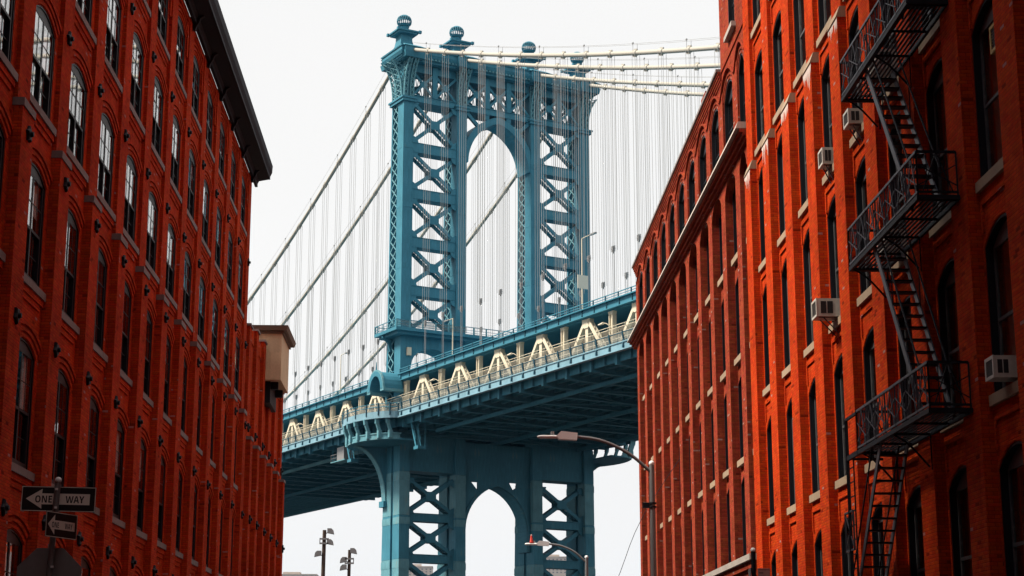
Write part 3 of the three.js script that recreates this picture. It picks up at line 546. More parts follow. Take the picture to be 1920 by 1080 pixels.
    const nk = new THREE.LatheGeometry([[0.95, 0], [0.7, 0.25], [0.6, 0.6], [0.75, 0.85]].map((p) => new THREE.Vector2(...p)), 16); nk.translate(0, Y(92.4), -0.15);
    part('ball_neck', nk, M.teal, c);
    const ball = [], br = 1.02, cy = Y(94.15);
    const cap = new THREE.SphereGeometry(br, 20, 6, 0, Math.PI * 2, 0, R(52)), bot = new THREE.SphereGeometry(br, 20, 5, 0, Math.PI * 2, R(118), R(62)); ball.push(cap, bot);
    for (let k = 0; k < 20; k++) { const a = k * Math.PI / 10; const pts = []; for (let j = 0; j <= 5; j++) { const f = R(50 + 70 * j / 5); pts.push([br * Math.sin(f) * Math.cos(a), br * Math.cos(f), br * Math.sin(f) * Math.sin(a)]); } ball.push(tube(pts, 0.07, 5, 4)); }
    const eq = new THREE.TorusGeometry(br, 0.07, 5, 20); eq.rotateX(Math.PI / 2); ball.push(eq);
    const bg = merge(ball); bg.translate(0, cy, -0.15); part('ball_finial', bg, M.teal, c);
  });
  // struts and crossed bracing of the two side bays
  function strut(v0, v1, top, dep, name = 'strut') { part(name, [box(v0, v1, Y(top - dep), Y(top), -0.05, 1.5), box(v0, v1, Y(top), Y(top) + 0.08, -0.2, 1.6), box(v0, v1, Y(top - dep) - 0.08, Y(top - dep), -0.2, 1.6)], M.teal, t); }
  function brace(v0, v1, h0, h1) {
    const w = 0.52, xm = (v0 + v1) / 2, hm = Y((h0 + h1) / 2), b = sub('cross_brace', t);
    part('diagonal', bar([v0, Y(h0), 0.75], [v1, Y(h1), 0.75], 1.2, w, [0, 1, 0]), M.teal, b);
    const d = [bar([v0, Y(h1), 1.38], [v1, Y(h0), 1.38], 0.22, w * 0.9), bar([v0, Y(h1), 0.1], [v1, Y(h0), 0.1], 0.22, w * 0.9)];
    part('diagonal', d, M.teal, b);
    const lc = [], dx = v1 - v0, dy = h0 - h1, L = Math.hypot(dx, dy), nx = -dy / L * w * 0.42, ny = dx / L * w * 0.42, n = 9;
    for (let k = 0; k < n; k++) { const a = k / n, e = (k + 1) / n, P = (q, z, s) => [v0 + dx * q + nx * s, Y(h1) + dy * q + ny * s, z]; for (const s of [-1, 1]) { lc.push(bar(P(a, 1.38, s), P(e, 0.1, s), 0.12, 0.05), bar(P(a, 0.1, s), P(e, 1.38, s), 0.12, 0.05)); } }
    part('lacing', lc, M.tealPale, b);
    const g = 0.62, sh = poly([[xm - g * 1.25, hm - 0.5], [xm - g * 1.25, hm + 0.5], [xm - 0.5, hm + g], [xm + 0.5, hm + g], [xm + g * 1.25, hm + 0.5], [xm + g * 1.25, hm - 0.5], [xm + 0.5, hm - g], [xm - 0.5, hm - g]]);
    part('gusset', [extrude(sh, 1.49, 1.53), extrude(sh, -0.04, 0.0)], M.teal, b);
    for (const [x, y, sx, sy] of [[v0, h0, 1, 1], [v1, h0, -1, 1], [v0, h1, 1, -1], [v1, h1, -1, -1]]) part('gusset', extrude(poly([[x, Y(y)], [x + sx * 0.95, Y(y)], [x + sx * 0.7, Y(y) + sy * 0.6], [x, Y(y) + sy * 1.0]]), 1.495, 1.54), M.teal, b);
  }
  for (const [a, c] of [[0, 1], [2, 3]]) {
    const v0 = COLV[a] + hw, v1 = COLV[c] - hw;
    for (const h of [75.7, 68.95, 62.0, 55.1]) strut(v0, v1, h, 1.3);
    const lev = [81.9, 75.7, 68.95, 62.0, 55.1, 48.9]; for (let k = 0; k < 5; k++) brace(v0, v1, lev[k + 1] + 0.1, lev[k] - (k ? 1.35 : 0.2));
    for (const h of [23.9, 18.45, 12.8, 7]) strut(v0, v1, h, 0.95);
    const lo = [29.6, 23.9, 18.45, 12.8, 7, 1.4]; for (let k = 0; k < 5; k++) brace(v0, v1, lo[k + 1] + 0.05, lo[k] - 0.95);
    // arched girder under the platform
    const xm = (v0 + v1) / 2, hwid = (v1 - v0) / 2, ag = [[v0, Y(48.3)], [v0, Y(43.2)], ...[...Array(13)].map((_, i) => { const q = Math.PI * (1 - i / 12); return [xm + hwid * 0.93 * Math.cos(q), Y(44.0) + 2.5 * Math.sin(q)]; }), [v1, Y(43.2)], [v1, Y(48.3)]];
    part('arched_girder', extrude(poly(ag), -1.8, 1.55), M.teal, t);
    part('deep_girder', box(v0, v1, Y(29.6), Y(34.5), -1.5, 1.5), M.teal, t);
  }
  // frieze truss below the top cornice
  const spans = [[-13.87, -6.86, 2], [-5.34, 5.34, 3], [6.86, 13.87, 2]];
  for (const [v0, v1, n] of spans) {
    part('frieze_chord', [box(v0, v1, Y(81.85), Y(82.7), -1.5, 1.5), box(v0, v1, Y(82.7), Y(82.78), -1.6, 1.65)], M.teal, t);
    part('frieze_chord', box(v0, v1, Y(86.4), Y(87.7), -1.6, 1.2), M.teal, t);
    for (const zz of [1.25, -1.35]) for (let k = 0; k < n; k++) {
      const a = v0 + (v1 - v0) * k / n, e = v0 + (v1 - v0) * (k + 1) / n;
      part('frieze_brace', [bar([a, Y(82.8), zz], [e, Y(86.4), zz], 0.2, 0.34), bar([a, Y(86.4), zz - 0.05], [e, Y(82.8), zz - 0.05], 0.2, 0.34), extrude(poly([[(a + e) / 2 - 0.7, Y(84.6)], [(a + e) / 2, Y(85.2)], [(a + e) / 2 + 0.7, Y(84.6)], [(a + e) / 2, Y(84.0)]]), zz + 0.1, zz + 0.14)], M.teal, t);
      if (k) part('frieze_post', box(a - 0.38, a + 0.38, Y(82.78), Y(87.4), zz - 0.16, zz + 0.2), M.teal, t);
    }
    const lc = []; const m = n * 6; for (let k = 0; k < m; k++) { const a = v0 + (v1 - v0) * k / m, e = v0 + (v1 - v0) * (k + 1) / m; lc.push(bar([a, Y(82.9), -0.2], [e, Y(86.3), -0.2], 0.05, 0.09), bar([e, Y(82.9), -0.25], [a, Y(86.3), -0.25], 0.05, 0.09)); }
    part('inner_lacing', lc, M.teal, t);
  }
  // cornice, stepping forward over each column
  const tier = (h0, h1, e0, e1) => taper([-15.4 - e0 * 0.85, 15.4 + e0 * 0.85, -2.0 - e0, 1.7 + e0], [-15.4 - e1 * 0.85, 15.4 + e1 * 0.85, -2.0 - e1, 1.7 + e1], Y(h0), Y(h1));
  part('cornice', [tier(87.5, 87.8, 0.7, 0.8), tier(87.8, 88.05, 1.05, 1.1), tier(88.05, 88.5, 1.25, 1.5), tier(88.5, 89.15, 1.3, 1.3), tier(89.15, 89.35, 1.45, 1.5), tier(89.35, 89.75, 1.4, 0.5)], M.teal, t);
  for (const v of COLV) part('cornice_break', [taper([v - 1.5, v + 1.5, -4.2, 3.5], [v - 1.65, v + 1.65, -4.4, 3.7], Y(87.6), Y(88.4)), box(v - 1.55, v + 1.55, Y(88.4), Y(89.2), -4.1, 3.42), taper([v - 1.7, v + 1.7, -4.2, 3.6], [v - 1.3, v + 1.3, -3.2, 2.5], Y(89.2), Y(89.8))], M.teal, t);
  const dn = []; for (let v = -15.6; v < 15.7; v += 0.55) dn.push(box(v, v + 0.28, Y(87.82), Y(88.04), 2.7, 2.95)); part('dentils', dn, M.tealPale, t);
  // portal arches
  function portal(spring, apex, top, hw0, mat, name, ring) {
    const rs = apex - spring, rad = (hw0 * hw0 + rs * rs) / (2 * hw0); const pt = (s, q, ex) => { const c = rad - hw0, R2 = rad + ex, th = Math.acos(c / R2) * q; return [s * (R2 * Math.cos(th) - c), Y(spring) + R2 * Math.sin(th)]; };
    const inn = []; for (let k = 0; k <= 14; k++) inn.push(pt(-1, k / 14, 0)); for (let k = 13; k >= 0; k--) inn.push(pt(1, k / 14, 0));
    const out = []; for (let k = 0; k <= 14; k++) out.push(pt(-1, k / 14, ring)); for (let k = 13; k >= 0; k--) out.push(pt(1, k / 14, ring));
    part(name, extrude(poly([...inn, ...out.reverse()]), -1.75, 1.62), mat, t);
    return { inn, out };
  }
  portal(74.2, 80.75, 82, 5.0, M.teal, 'portal_arch', 0.95);
  part('portal_brace', [bar([-5.3, Y(81.8), 1.2], [-2.9, Y(79.6), 1.2], 0.4, 0.5), bar([5.3, Y(81.8), 1.2], [2.9, Y(79.6), 1.2], 0.4, 0.5), bar([-5.3, Y(77.8), 1.2], [-4.3, Y(77.8), 1.2], 0.4, 0.5), bar([5.3, Y(77.8), 1.2], [4.3, Y(77.8), 1.2], 0.4, 0.5), bar([-1.8, Y(81.9), 1.2], [-1.8, Y(81.1), 1.2], 0.4, 0.7), bar([1.8, Y(81.9), 1.2], [1.8, Y(81.1), 1.2], 0.4, 0.7)], M.teal, t);
  // lower portal: arch with its spandrel plate, pierced by two small lights
  {
    const aw = 5.0, rs = 6.3, sp = 22.0, rad = (aw * aw + rs * rs) / (2 * aw), arc = (sgn, k) => { const th = Math.asin(rs / rad) * k / 12; return [sgn * (aw - rad + rad * Math.cos(th)), Y(sp) + rad * Math.sin(th)]; };
    const inn = [[-aw, Y(19.5)]]; for (let k = 0; k <= 12; k++) inn.push(arc(-1, k)); for (let k = 11; k >= 0; k--) inn.push(arc(1, k)); inn.push([aw, Y(19.5)]);
    const out = [[-5.34, Y(34)], [-5.34, Y(19.5)]], sh = poly([...out, ...inn, [5.34, Y(19.5)], [5.34, Y(34)]]);
    for (const s of [-1, 1]) sh.holes.push(holeOf(s < 0 ? [[-4.1, Y(28.7)], [-3.0, Y(28.7)], [-3.0, Y(27.5)]] : [[3.2, Y(28.9)], [3.2, Y(28.3)], [2.5, Y(27.9)], [1.9, Y(28.9)]]));
    const rim = inn.map(([x, y]) => [x * 1.075, y + (Math.abs(x) < 4.9 ? 0.3 : 0)]);
    part('lower_portal_rim', extrude(poly([...inn, ...rim.reverse()]), -1.6, 1.45), M.teal, t);
    part('lower_portal_arch', extrude(sh, 0.9, 1.3), M.teal, t);
  }
  // walkway platform round the tower
  const px = 16.9, pz = 3.4;
  part('platform_slab', [box(-px, px, Y(48.3), Y(48.75), -pz, pz), box(-px + 0.5, px - 0.5, Y(47.9), Y(48.3), -pz + 0.6, pz - 0.6)], M.teal, t);
  for (const z of [-pz + 0.05, pz - 0.05]) part('platform_rail', [bar([-px, Y(49.75), z], [px, Y(49.75), z], 0.09), bar([-px, Y(49.3), z], [px, Y(49.3), z], 0.05), bar([-px, Y(48.95), z], [px, Y(48.95), z], 0.05)], M.teal, t);
  for (const x of [-px + 0.05, px - 0.05]) part('platform_rail', [bar([x, Y(49.75), -pz], [x, Y(49.75), pz], 0.09), bar([x, Y(49.3), -pz], [x, Y(49.3), pz], 0.05), bar([x, Y(48.95), -pz], [x, Y(48.95), pz], 0.05)], M.teal, t);
  for (let x = -px + 0.1; x < px; x += 1.98) for (const z of [-pz + 0.05, pz - 0.05]) part('rail_post', bar([x, Y(48.7), z], [x + 0.0, Y(49.78), z], 0.14, 0.2), M.tealPale, t);
  for (let z = -pz + 1; z < pz; z += 1.6) for (const x of [-px + 0.05, px - 0.05]) part('rail_post', bar([x, Y(48.7), z], [x, Y(49.78), z], 0.14), M.tealPale, t);
  for (const s of [-1, 1]) part('rail_mesh', box(s > 0 ? 6 : -px, s > 0 ? px : -6, Y(48.85), Y(49.7), pz - 0.06, pz - 0.04), M.mesh, t);
  for (const v of COLV) for (const s of [-1, 1]) part('platform_bracket', extrude(poly([[0, 0], [0, -2.2], [0.25, -2.2], [0.5, -1.1], [1.5, -0.35], [1.5, 0]].map((p) => [v + s * (hw + p[0] * 0.9), Y(48.3) + p[1]])), -1.4, -1.1), M.teal, t);
  // barrel-vaulted hood and bowed balcony on each outer face
  for (const s of [-1, 1]) {
    const vault = []; const A = [], Bq = []; for (let k = 0; k <= 12; k++) { const q = Math.PI * k / 12; A.push([2.25 * Math.cos(q), Y(40.3) + 2.6 * Math.sin(q)]); Bq.push([1.65 * Math.cos(q), Y(40.3) + 1.95 * Math.sin(q)]); }
    const hg = extrude(poly([...A, ...Bq.reverse()]), 0, 3.0); hg.rotateY(-s * Math.PI / 2 * -1); if (s < 0) hg.translate(-15.3, 0, 0); else hg.translate(15.3, 0, 0);
    part('balcony_hood', hg, M.teal, t, 'round arched teal hood over the walkway balcony');
    const X = (a, c) => s < 0 ? [-c, -a] : [a, c];
    const [x0, x1] = X(15.2, 18.05);
    part('hood_moulding', [box(x0, x1, Y(40.0), Y(40.35), 1.6, 2.5), box(x0, x1, Y(40.0), Y(40.35), -2.5, -1.6), box(...X(17.95, 18.25), Y(40.0), Y(40.5), 1.55, 2.55), box(...X(17.95, 18.25), Y(40.0), Y(40.5), -2.55, -1.55)], M.tealPale, t);
    const rg = extrude(poly([...A.map(([a, y]) => [a * 1.08, Y(40.3) + (y - Y(40.3)) * 1.08]), ...A.map(([a, y]) => [a * 0.8, Y(40.3) + (y - Y(40.3)) * 0.8]).reverse()]), 0, 0.28); rg.rotateY(s * Math.PI / 2); rg.translate(s < 0 ? -18.0 : 18.0, 0, 0); if (s < 0) rg.translate(0, 0, 0);
    part('hood_ring', rg, M.tealPale, t);
    part('hood_finial', rod([s * 18.1, Y(42.8), 0], [s * 18.1, Y(44.2), 0], 0.13, 6, 0.04), M.teal, t);
    // bowed balcony: edge curve
    const E = (q, gr = 0) => { const z = -7.3 * Math.cos(q) * (1 - gr * 0.12), bul = 3.4 * Math.pow(Math.sin(q), 1.1) - gr * 0.5; return [s * (18.3 + bul), z]; };
    const ring = (h0, h1, gr, inset) => { const a = [], c = []; for (let k = 0; k <= 18; k++) { const [x, z] = E(Math.PI * k / 18, gr); a.push([x, -z]); c.push([x - s * inset, -z]); } const g = extrude(poly([...a, ...c.reverse()]), 0, h1 - h0); g.rotateX(-Math.PI / 2); g.translate(0, Y(h0), 0); return g; };
    part('balcony_fascia', ring(35.6, 36.5, 0, 0.3), M.paleBlue, t);
    { const a = []; for (let k = 0; k <= 18; k++) { const [x, z] = E(Math.PI * k / 18); a.push([x - s * 0.05, -z]); } a.push([s * 15.4, -7.3], [s * 15.4, 7.3]); const g = extrude(poly(a), 0, 0.2); g.rotateX(-Math.PI / 2); g.translate(0, Y(36.1), 0); part('balcony_floor', g, M.teal, t); }
    part('balcony_lower_ring', [ring(32.95, 33.15, 1, 0.5), ring(33.65, 33.8, 1, 0.4), ring(33.15, 33.65, 1.15, 0.2)], M.tealPale, t);
    { const a = []; for (let k = 0; k <= 18; k++) { const [x, z] = E(Math.PI * k / 18, 1); a.push([x - s * 0.1, -z]); } a.push([s * 15.4, -6.6], [s * 15.4, 6.6]); const g = extrude(poly(a), 0, 0.2); g.rotateX(-Math.PI / 2); g.translate(0, Y(32.9), 0); part('balcony_soffit', g, M.teal, t); }
    for (let k = 1; k < 9; k++) { const [x, z] = E(Math.PI * k / 9, 1); part('balcony_baluster', [bar([x, Y(33.1), z], [x, Y(34.1), z], 0.5, 0.5, [1, 0, 0]), bar([x, Y(34.1), z], [x + s * 0.35, Y(35.0), z], 0.3, 0.42, [1, 0, 0]), bar([x + s * 0.35, Y(35.0), z], [x + s * 0.45, Y(35.65), z], 0.42, 0.5, [1, 0, 0])], M.tealPale, t); }
    for (const hh of [37.5, 37.05]) { const p = []; for (let k = 0; k <= 18; k++) { const [x, z] = E(Math.PI * k / 18); p.push([x, Y(hh), z]); } part('balcony_rail', tube(p, 0.05, 36, 5), M.teal, t); }
    for (let k = 0; k <= 9; k++) { const [x, z] = E(Math.PI * k / 9); part('balcony_post', bar([x, Y(36.0), z], [x, Y(37.55), z], 0.16, 0.2, [1, 0, 0]), M.tealDark, t); }
    for (let k = 0; k < 18; k++) { const [x, z] = E(Math.PI * k / 18), [x2, z2] = E(Math.PI * (k + 1) / 18); part('balcony_mesh', bar([x, Y(36.95), z], [x2, Y(36.95), z2], 0.02, 0.9), M.mesh, t); }
    // curved bracket carrying the balcony
    for (const zz of [-2.4]) {
      const l = [], n = 9, P = (q) => [s * (15.5 + 4.6 * (1 - Math.cos(q * Math.PI / 2))), Y(25.6) + 7.3 * Math.sin(q * Math.PI / 2)];
      for (let k = 0; k < n; k++) { const a = P(k / n), e = P((k + 1) / n); l.push(bar([...a, zz], [...e, zz], 1.1, 0.14), bar([a[0] - s * 0.55, a[1] + 0.15, zz], [e[0] - s * 0.55, e[1] + 0.25, zz], 0.7, 0.12), bar([...a, zz], [e[0] - s * 0.55, e[1] + 0.2, zz], 0.1, 0.1), bar([a[0] - s * 0.55, a[1] + 0.15, zz], [...e, zz], 0.1, 0.1)); }
      part('balcony_bracket', l, M.tealPale, t);
      const w = [[s * 15.3, Y(25.6)], ...[...Array(10)].map((_, k) => P((k + 0.5) / 10)), [s * 20.1, Y(32.9)], [s * 15.3, Y(32.9)]];
      part('bracket_web', extrude(poly(s < 0 ? w.reverse() : w), zz - 0.35, zz + 0.45), M.teal, t);
    }
    part('bracket_foot', [box(...X(15.2, 15.9), Y(24.9), Y(25.7), -3.1, -1.7)], M.teal, t);
  }
  part('junction_box', box(-14.5, -13.9, Y(45.2), Y(46.3), 1.75, 2.1), M.cream, t, 'small cream junction box on the column');
  // service stairs below the balcony
  for (const [u, v] of [[8.2, -16.6], [-7.8, -18.6]]) {
    const l = []; for (const d of [-0.35, 0.35]) { l.push(bar([v + d, Y(35.2), u], [v + d, Y(31.6), u + 1.6], 0.06, 0.3), bar([v + d, Y(36.1), u], [v + d, Y(32.6), u + 1.6], 0.05), bar([v + d, Y(35.4), u + 0.1], [v + d, Y(35.4), u - 1], 0.06)); for (let k = 0; k < 5; k++) l.push(bar([v + d, Y(35 - k * 0.75), u + k * 0.33], [v + d, Y(36 - k * 0.75), u + k * 0.33], 0.04)); }
    for (let k = 0; k < 9; k++) l.push(box(v - 0.35, v + 0.35, Y(35 - k * 0.4), Y(35 - k * 0.4) + 0.04, u + k * 0.18 - 0.1, u + k * 0.18 + 0.1));
    l.push(box(v - 0.6, v + 0.6, Y(31.2), Y(31.6), u + 1.4, u + 2.6), bar([v - 0.5, Y(31.4), u + 2.5], [v - 0.5, Y(34.5), u + 2.5], 0.07), bar([v + 0.5, Y(31.4), u + 2.5], [v + 0.5, Y(36), u + 2.5], 0.07));
    part('service_stair', l, M.teal, t);
  }
}
// ------------------------------------------------------------------ the deck
const U0 = -150, U1 = 300;
{
  const t = bridgeThing('bridge_deck', 'double bridge deck with cream trusses and blue railings passing through the tower', 'bridge deck');
  const Y = YY;
  part('lower_slab', [box(-18.0, 18.0, Y(36.0), Y(36.3), U0, U1)], M.teal, t);
  part('upper_slab', [box(-14.9, 14.9, Y(42.0), Y(42.3), U0, U1)], M.teal, t);
  // fascias of walkway and upper road
  for (const s of [-1, 1]) for (const [a, c] of [[U0, -7.3], [7.3, U1]]) {
    const X = (p, q) => s < 0 ? [-q, -p] : [p, q];
    part('walkway_fascia', [box(...X(18.1, 18.3), Y(35.65), Y(36.5), a, c), box(...X(17.9, 18.45), Y(35.6), Y(35.72), a, c), box(...X(17.9, 18.4), Y(36.42), Y(36.54), a, c)], M.paleBlue, t);
    part('walkway_rail', [bar([s * 18.3, Y(37.52), a], [s * 18.3, Y(37.52), c], 0.09), bar([s * 18.3, Y(36.68), a], [s * 18.3, Y(36.68), c], 0.05)], M.tealDark, t);
    part('rail_mesh', box(...X(18.29, 18.31), Y(36.66), Y(37.5), a, c), M.mesh, t);
    const n = Math.floor((c - a) / 2.6);
    const ps = extrude(poly([[0, -0.35], [0.28, -0.35], [0.24, 0.1], [0.12, 0.5], [0.26, 0.95], [0.3, 1.45], [0.2, 1.45], [0.12, 1.0], [-0.02, 0.5], [0, 0.1]]), -0.09, 0.09); ps.rotateY(s < 0 ? Math.PI : 0);
    for (let k = 0; k <= n; k++) { const u = s < 0 ? (a < 0 ? c - k * 2.6 - 1 : a + k * 2.6 + 1) : a + k * 2.6; if (u < -75 || u > 90) continue; const o = part('rail_post', ps, M.tealDark, t); o.position.set(s * 18.22, Y(36.15), u); }
  }
  for (const s of [-1, 1]) {
    const X = (p, q) => s < 0 ? [-q, -p] : [p, q];
    part('upper_fascia', [box(...X(14.95, 15.2), Y(41.75), Y(42.6), U0, U1), box(...X(14.9, 15.5), Y(42.55), Y(42.68), U0, U1), box(...X(14.9, 15.4), Y(41.68), Y(41.78), U0, U1)], M.teal, t);
    part('upper_rail', [bar([s * 15.35, Y(43.25), U0], [s * 15.35, Y(43.25), U1], 0.09), bar([s * 15.35, Y(42.95), U0], [s * 15.35, Y(42.95), U1], 0.06)], M.teal, t);
    for (let u = -72; u < 80; u += 2.54) { part('upper_rail_post', box(...X(15.3, 15.42), Y(42.6), Y(43.28), u - 0.07, u + 0.07), M.tealDark, t); part('fascia_stiffener', box(...X(15.2, 15.3), Y(41.78), Y(42.55), u - 0.05, u + 0.05), M.tealDark, t); }
  }
  part('kerb_rail', [box(-13.9, -13.5, Y(42.3), Y(43.0), U0, U1)], M.greyMetal, t);
  // trusses
  const right = [], left = []; for (let k = 0; k < 11; k++) right.push(7.35 + 10.08 * k); for (let k = 0; k < 7; k++) left.push(-7.1 - 9.75 * k);
  const w = 0.5;
  function apex(v, u, big) {
    const y0 = Y(36.4), y1 = Y(41.6), p = sub('truss_frame', t, v, 0, u), half = 4.4;
    part('inclined_post', [bar([0, y0, -half], [0, y1 - 0.3, -0.45], 0.5, 0.4, [0, 0, 1])], M.cream, p);
    if (big) {                                               // the near inclined post is laced on its face
      part('inclined_post', [bar([-0.24, y0, half], [-0.24, y1 - 0.3, 0.45], 0.12, 0.45, [0, 0, 1]), bar([0.24, y0, half], [0.24, y1 - 0.3, 0.45], 0.12, 0.45, [0, 0, 1])], M.cream, p);
      const l = []; for (let k = 0; k < 9; k++) { const a = k / 9, e = (k + 1) / 9, P = (q, x) => [x, y0 + (y1 - 0.3 - y0) * q, half - (half - 0.45) * q + 0.2]; l.push(bar(P(a, -0.24), P(e, 0.24), 0.1, 0.05), bar(P(a, 0.24), P(e, -0.24), 0.1, 0.05)); }
      part('lacing', l, M.cream, p);
    } else part('inclined_post', bar([0, y0, half], [0, y1 - 0.3, 0.45], 0.55, 0.5, [0, 0, 1]), M.cream, p);
    part('post', box(-0.2, 0.2, y0, y1, -0.28, 0.28), M.cream, p);
    part('gusset', extrude(poly([[-0.8, y1], [0.8, y1], [0.75, y1 - 0.7], [0.4, y1 - 1.05], [-0.4, y1 - 1.05], [-0.75, y1 - 0.7]]), -0.3, 0.3).rotateY(Math.PI / 2), M.cream, p);
  }
  function post(v, u) {
    const p = sub('truss_post', t, v, 0, u); part('post', [box(-0.28, 0.28, Y(36.4), Y(41.6), -0.36, -0.26), box(-0.28, 0.28, Y(36.4), Y(41.6), 0.26, 0.36), box(-0.08, 0.08, Y(36.4), Y(41.6), -0.26, 0.26)], M.cream, p);
    part('knee', extrude(poly([[-0.6, Y(41.65)], [0.6, Y(41.65)], [0.4, Y(41.2)], [-0.4, Y(41.2)]]), -0.25, 0.25).rotateY(Math.PI / 2), M.cream, p);
  }
  for (const v of [-14.63, 14.63]) { for (const u of right) { apex(v, u, v < 0 && u < 65); post(v, u + 5.04); } for (const u of left) { apex(v, u, v < 0); post(v, u - 4.87); } post(v, 2.3); }
  for (const v of [-6.1, 6.1]) for (const u of [...right, ...left]) if (u < 70 && u > -60) part('inner_post', box(v - 0.3, v + 0.3, Y(36.3), Y(42), u - 0.3, u + 0.3), M.cream, t);
  for (const v of COLV) { part('bottom_chord', box(v - 0.3, v + 0.3, Y(36.2), Y(36.75), U0, U1), Math.abs(v) > 10 ? M.cream : M.teal, t); part('top_chord', box(v - 0.3, v + 0.3, Y(41.55), Y(42.0), U0, U1), M.teal, t); }
  // walkway fence with curved posts, cream
  { const v = -15.6; for (const h of [37.3, 38.0, 38.6, 39.2]) part('fence_rail', bar([v, Y(h), -75], [v, Y(h), 85], 0.045, 0.06), M.cream, t);
    const fp = tube([[0, 0, 0], [0, 2.0, 0], [-0.12, 2.7, 0], [-0.55, 3.0, 0]], 0.045, 10, 5); for (let u = -74; u < 85; u += 1.68) { if (Math.abs(u) < 2.2) continue; const o = part('fence_post', fp, M.cream, t); o.position.set(v, Y(36.35), u); }
    part('fence_top_rail', bar([v - 0.5, Y(39.32), -75], [v - 0.5, Y(39.32), 85], 0.05), M.cream, t); part('fence_mesh', box(v - 0.01, v + 0.01, Y(36.5), Y(39.2), -75, 85), std(lin(0.4, 0.36, 0.28), 0.8, 0, { transparent: true, opacity: 0.14, side: THREE.DoubleSide }), t); }
  // floor beams, stringers and the maintenance rails under the deck
  for (let u = -74; u < 290; u += 5.06) part('floor_beam', [box(-17.5, 17.5, Y(34.5), Y(35.95), u - 0.2, u + 0.2), box(-16, 16, Y(34.4), Y(34.5), u - 0.35, u + 0.35)], M.teal, t);
  for (let u = -76.5; u < 200; u += 5.06) part('cross_girt', [box(-17.4, 17.4, Y(34.9), Y(35.97), u - 0.1, u + 0.1)], M.teal, t);
  for (const v of [-17, -15.6, -14.2, -12.8, -11.2, -9.5, -8, -6.5, -4.7, -3, -1.5, 0, 1.5, 3, 4.7, 6.5, 8, 9.5, 11.2, 12.8, 14.2, 15.6, 17]) part('stringer', box(v - 0.12, v + 0.12, Y(34.85), Y(36.0), U0, U1), M.teal, t);
  part('inspection_rail', box(-13.15, -12.85, Y(33.95), Y(34.42), 8, U1), M.teal, t, 'teal inspection rail under the deck'); part('inspection_rail', box(-13.15, -12.85, Y(33.95), Y(34.42), U0, -6), M.tealPale, t);
  part('inspection_rail', box(12.85, 13.15, Y(33.95), Y(34.42), U0, U1), M.teal, t); part('inspection_rail', box(-0.15, 0.15, Y(33.95), Y(34.42), U0, U1), M.teal, t);
  for (let u = -74; u < 110; u += 5.06) part('rail_hanger', [bar([-13, Y(34.3), u], [-13, Y(36), u], 0.12), bar([13, Y(34.3), u], [13, Y(36), u], 0.12), bar([0, Y(34.3), u], [0, Y(36), u], 0.12)], M.teal, t);
  for (let u = -70; u < 100; u += 10.12) part('under_bracing', [bar([-12.5, Y(34.55), u], [12.5, Y(34.55), u + 10.12], 0.2, 0.12), bar([12.5, Y(34.45), u], [-12.5, Y(34.45), u + 10.12], 0.2, 0.12)], M.teal, t);
}
// inspection gantry hung under the deck, left of the tower
{
  const b = bridgeThing('inspection_gantry', 'grey equipment cage hanging under the deck left of the tower', 'gantry', -16.2, -14.5, YY(32.4));
  part('floor', box(-0.8, 0.8, 0, 0.15, -2.4, 2.4), M.tealPale, b); part('cabinet', box(-0.7, 0.7, 0.15, 2.0, -0.4, 1.9), M.greyMetal, b);
  part('guard_rail', [bar([-0.75, 1.1, -2.3], [-0.75, 1.1, -0.4], 0.06), bar([-0.75, 0.6, -2.3], [-0.75, 0.6, -0.4], 0.05), bar([-0.75, 0.1, -2.3], [-0.75, 1.2, -2.3], 0.08), bar([-0.75, 0.1, -1.3], [-0.75, 1.2, -1.3], 0.06), bar([0.75, 1.1, -2.3], [0.75, 1.1, -0.4], 0.06), bar([-0.75, 1.1, -2.3], [0.75, 1.1, -2.3], 0.06)], M.galv, b);
  part('hanger', [bar([-0.6, 2, 1.5], [-0.6, 3.9, 1.5], 0.12), bar([0.6, 0.1, -2.0], [0.6, 3.9, -2.0], 0.12), bar([0.6, 2, 1.5], [0.6, 3.9, 1.5], 0.12), bar([-0.6, 0.1, -2.0], [-0.6, 3.9, -2.0], 0.1)], M.teal, b);
}
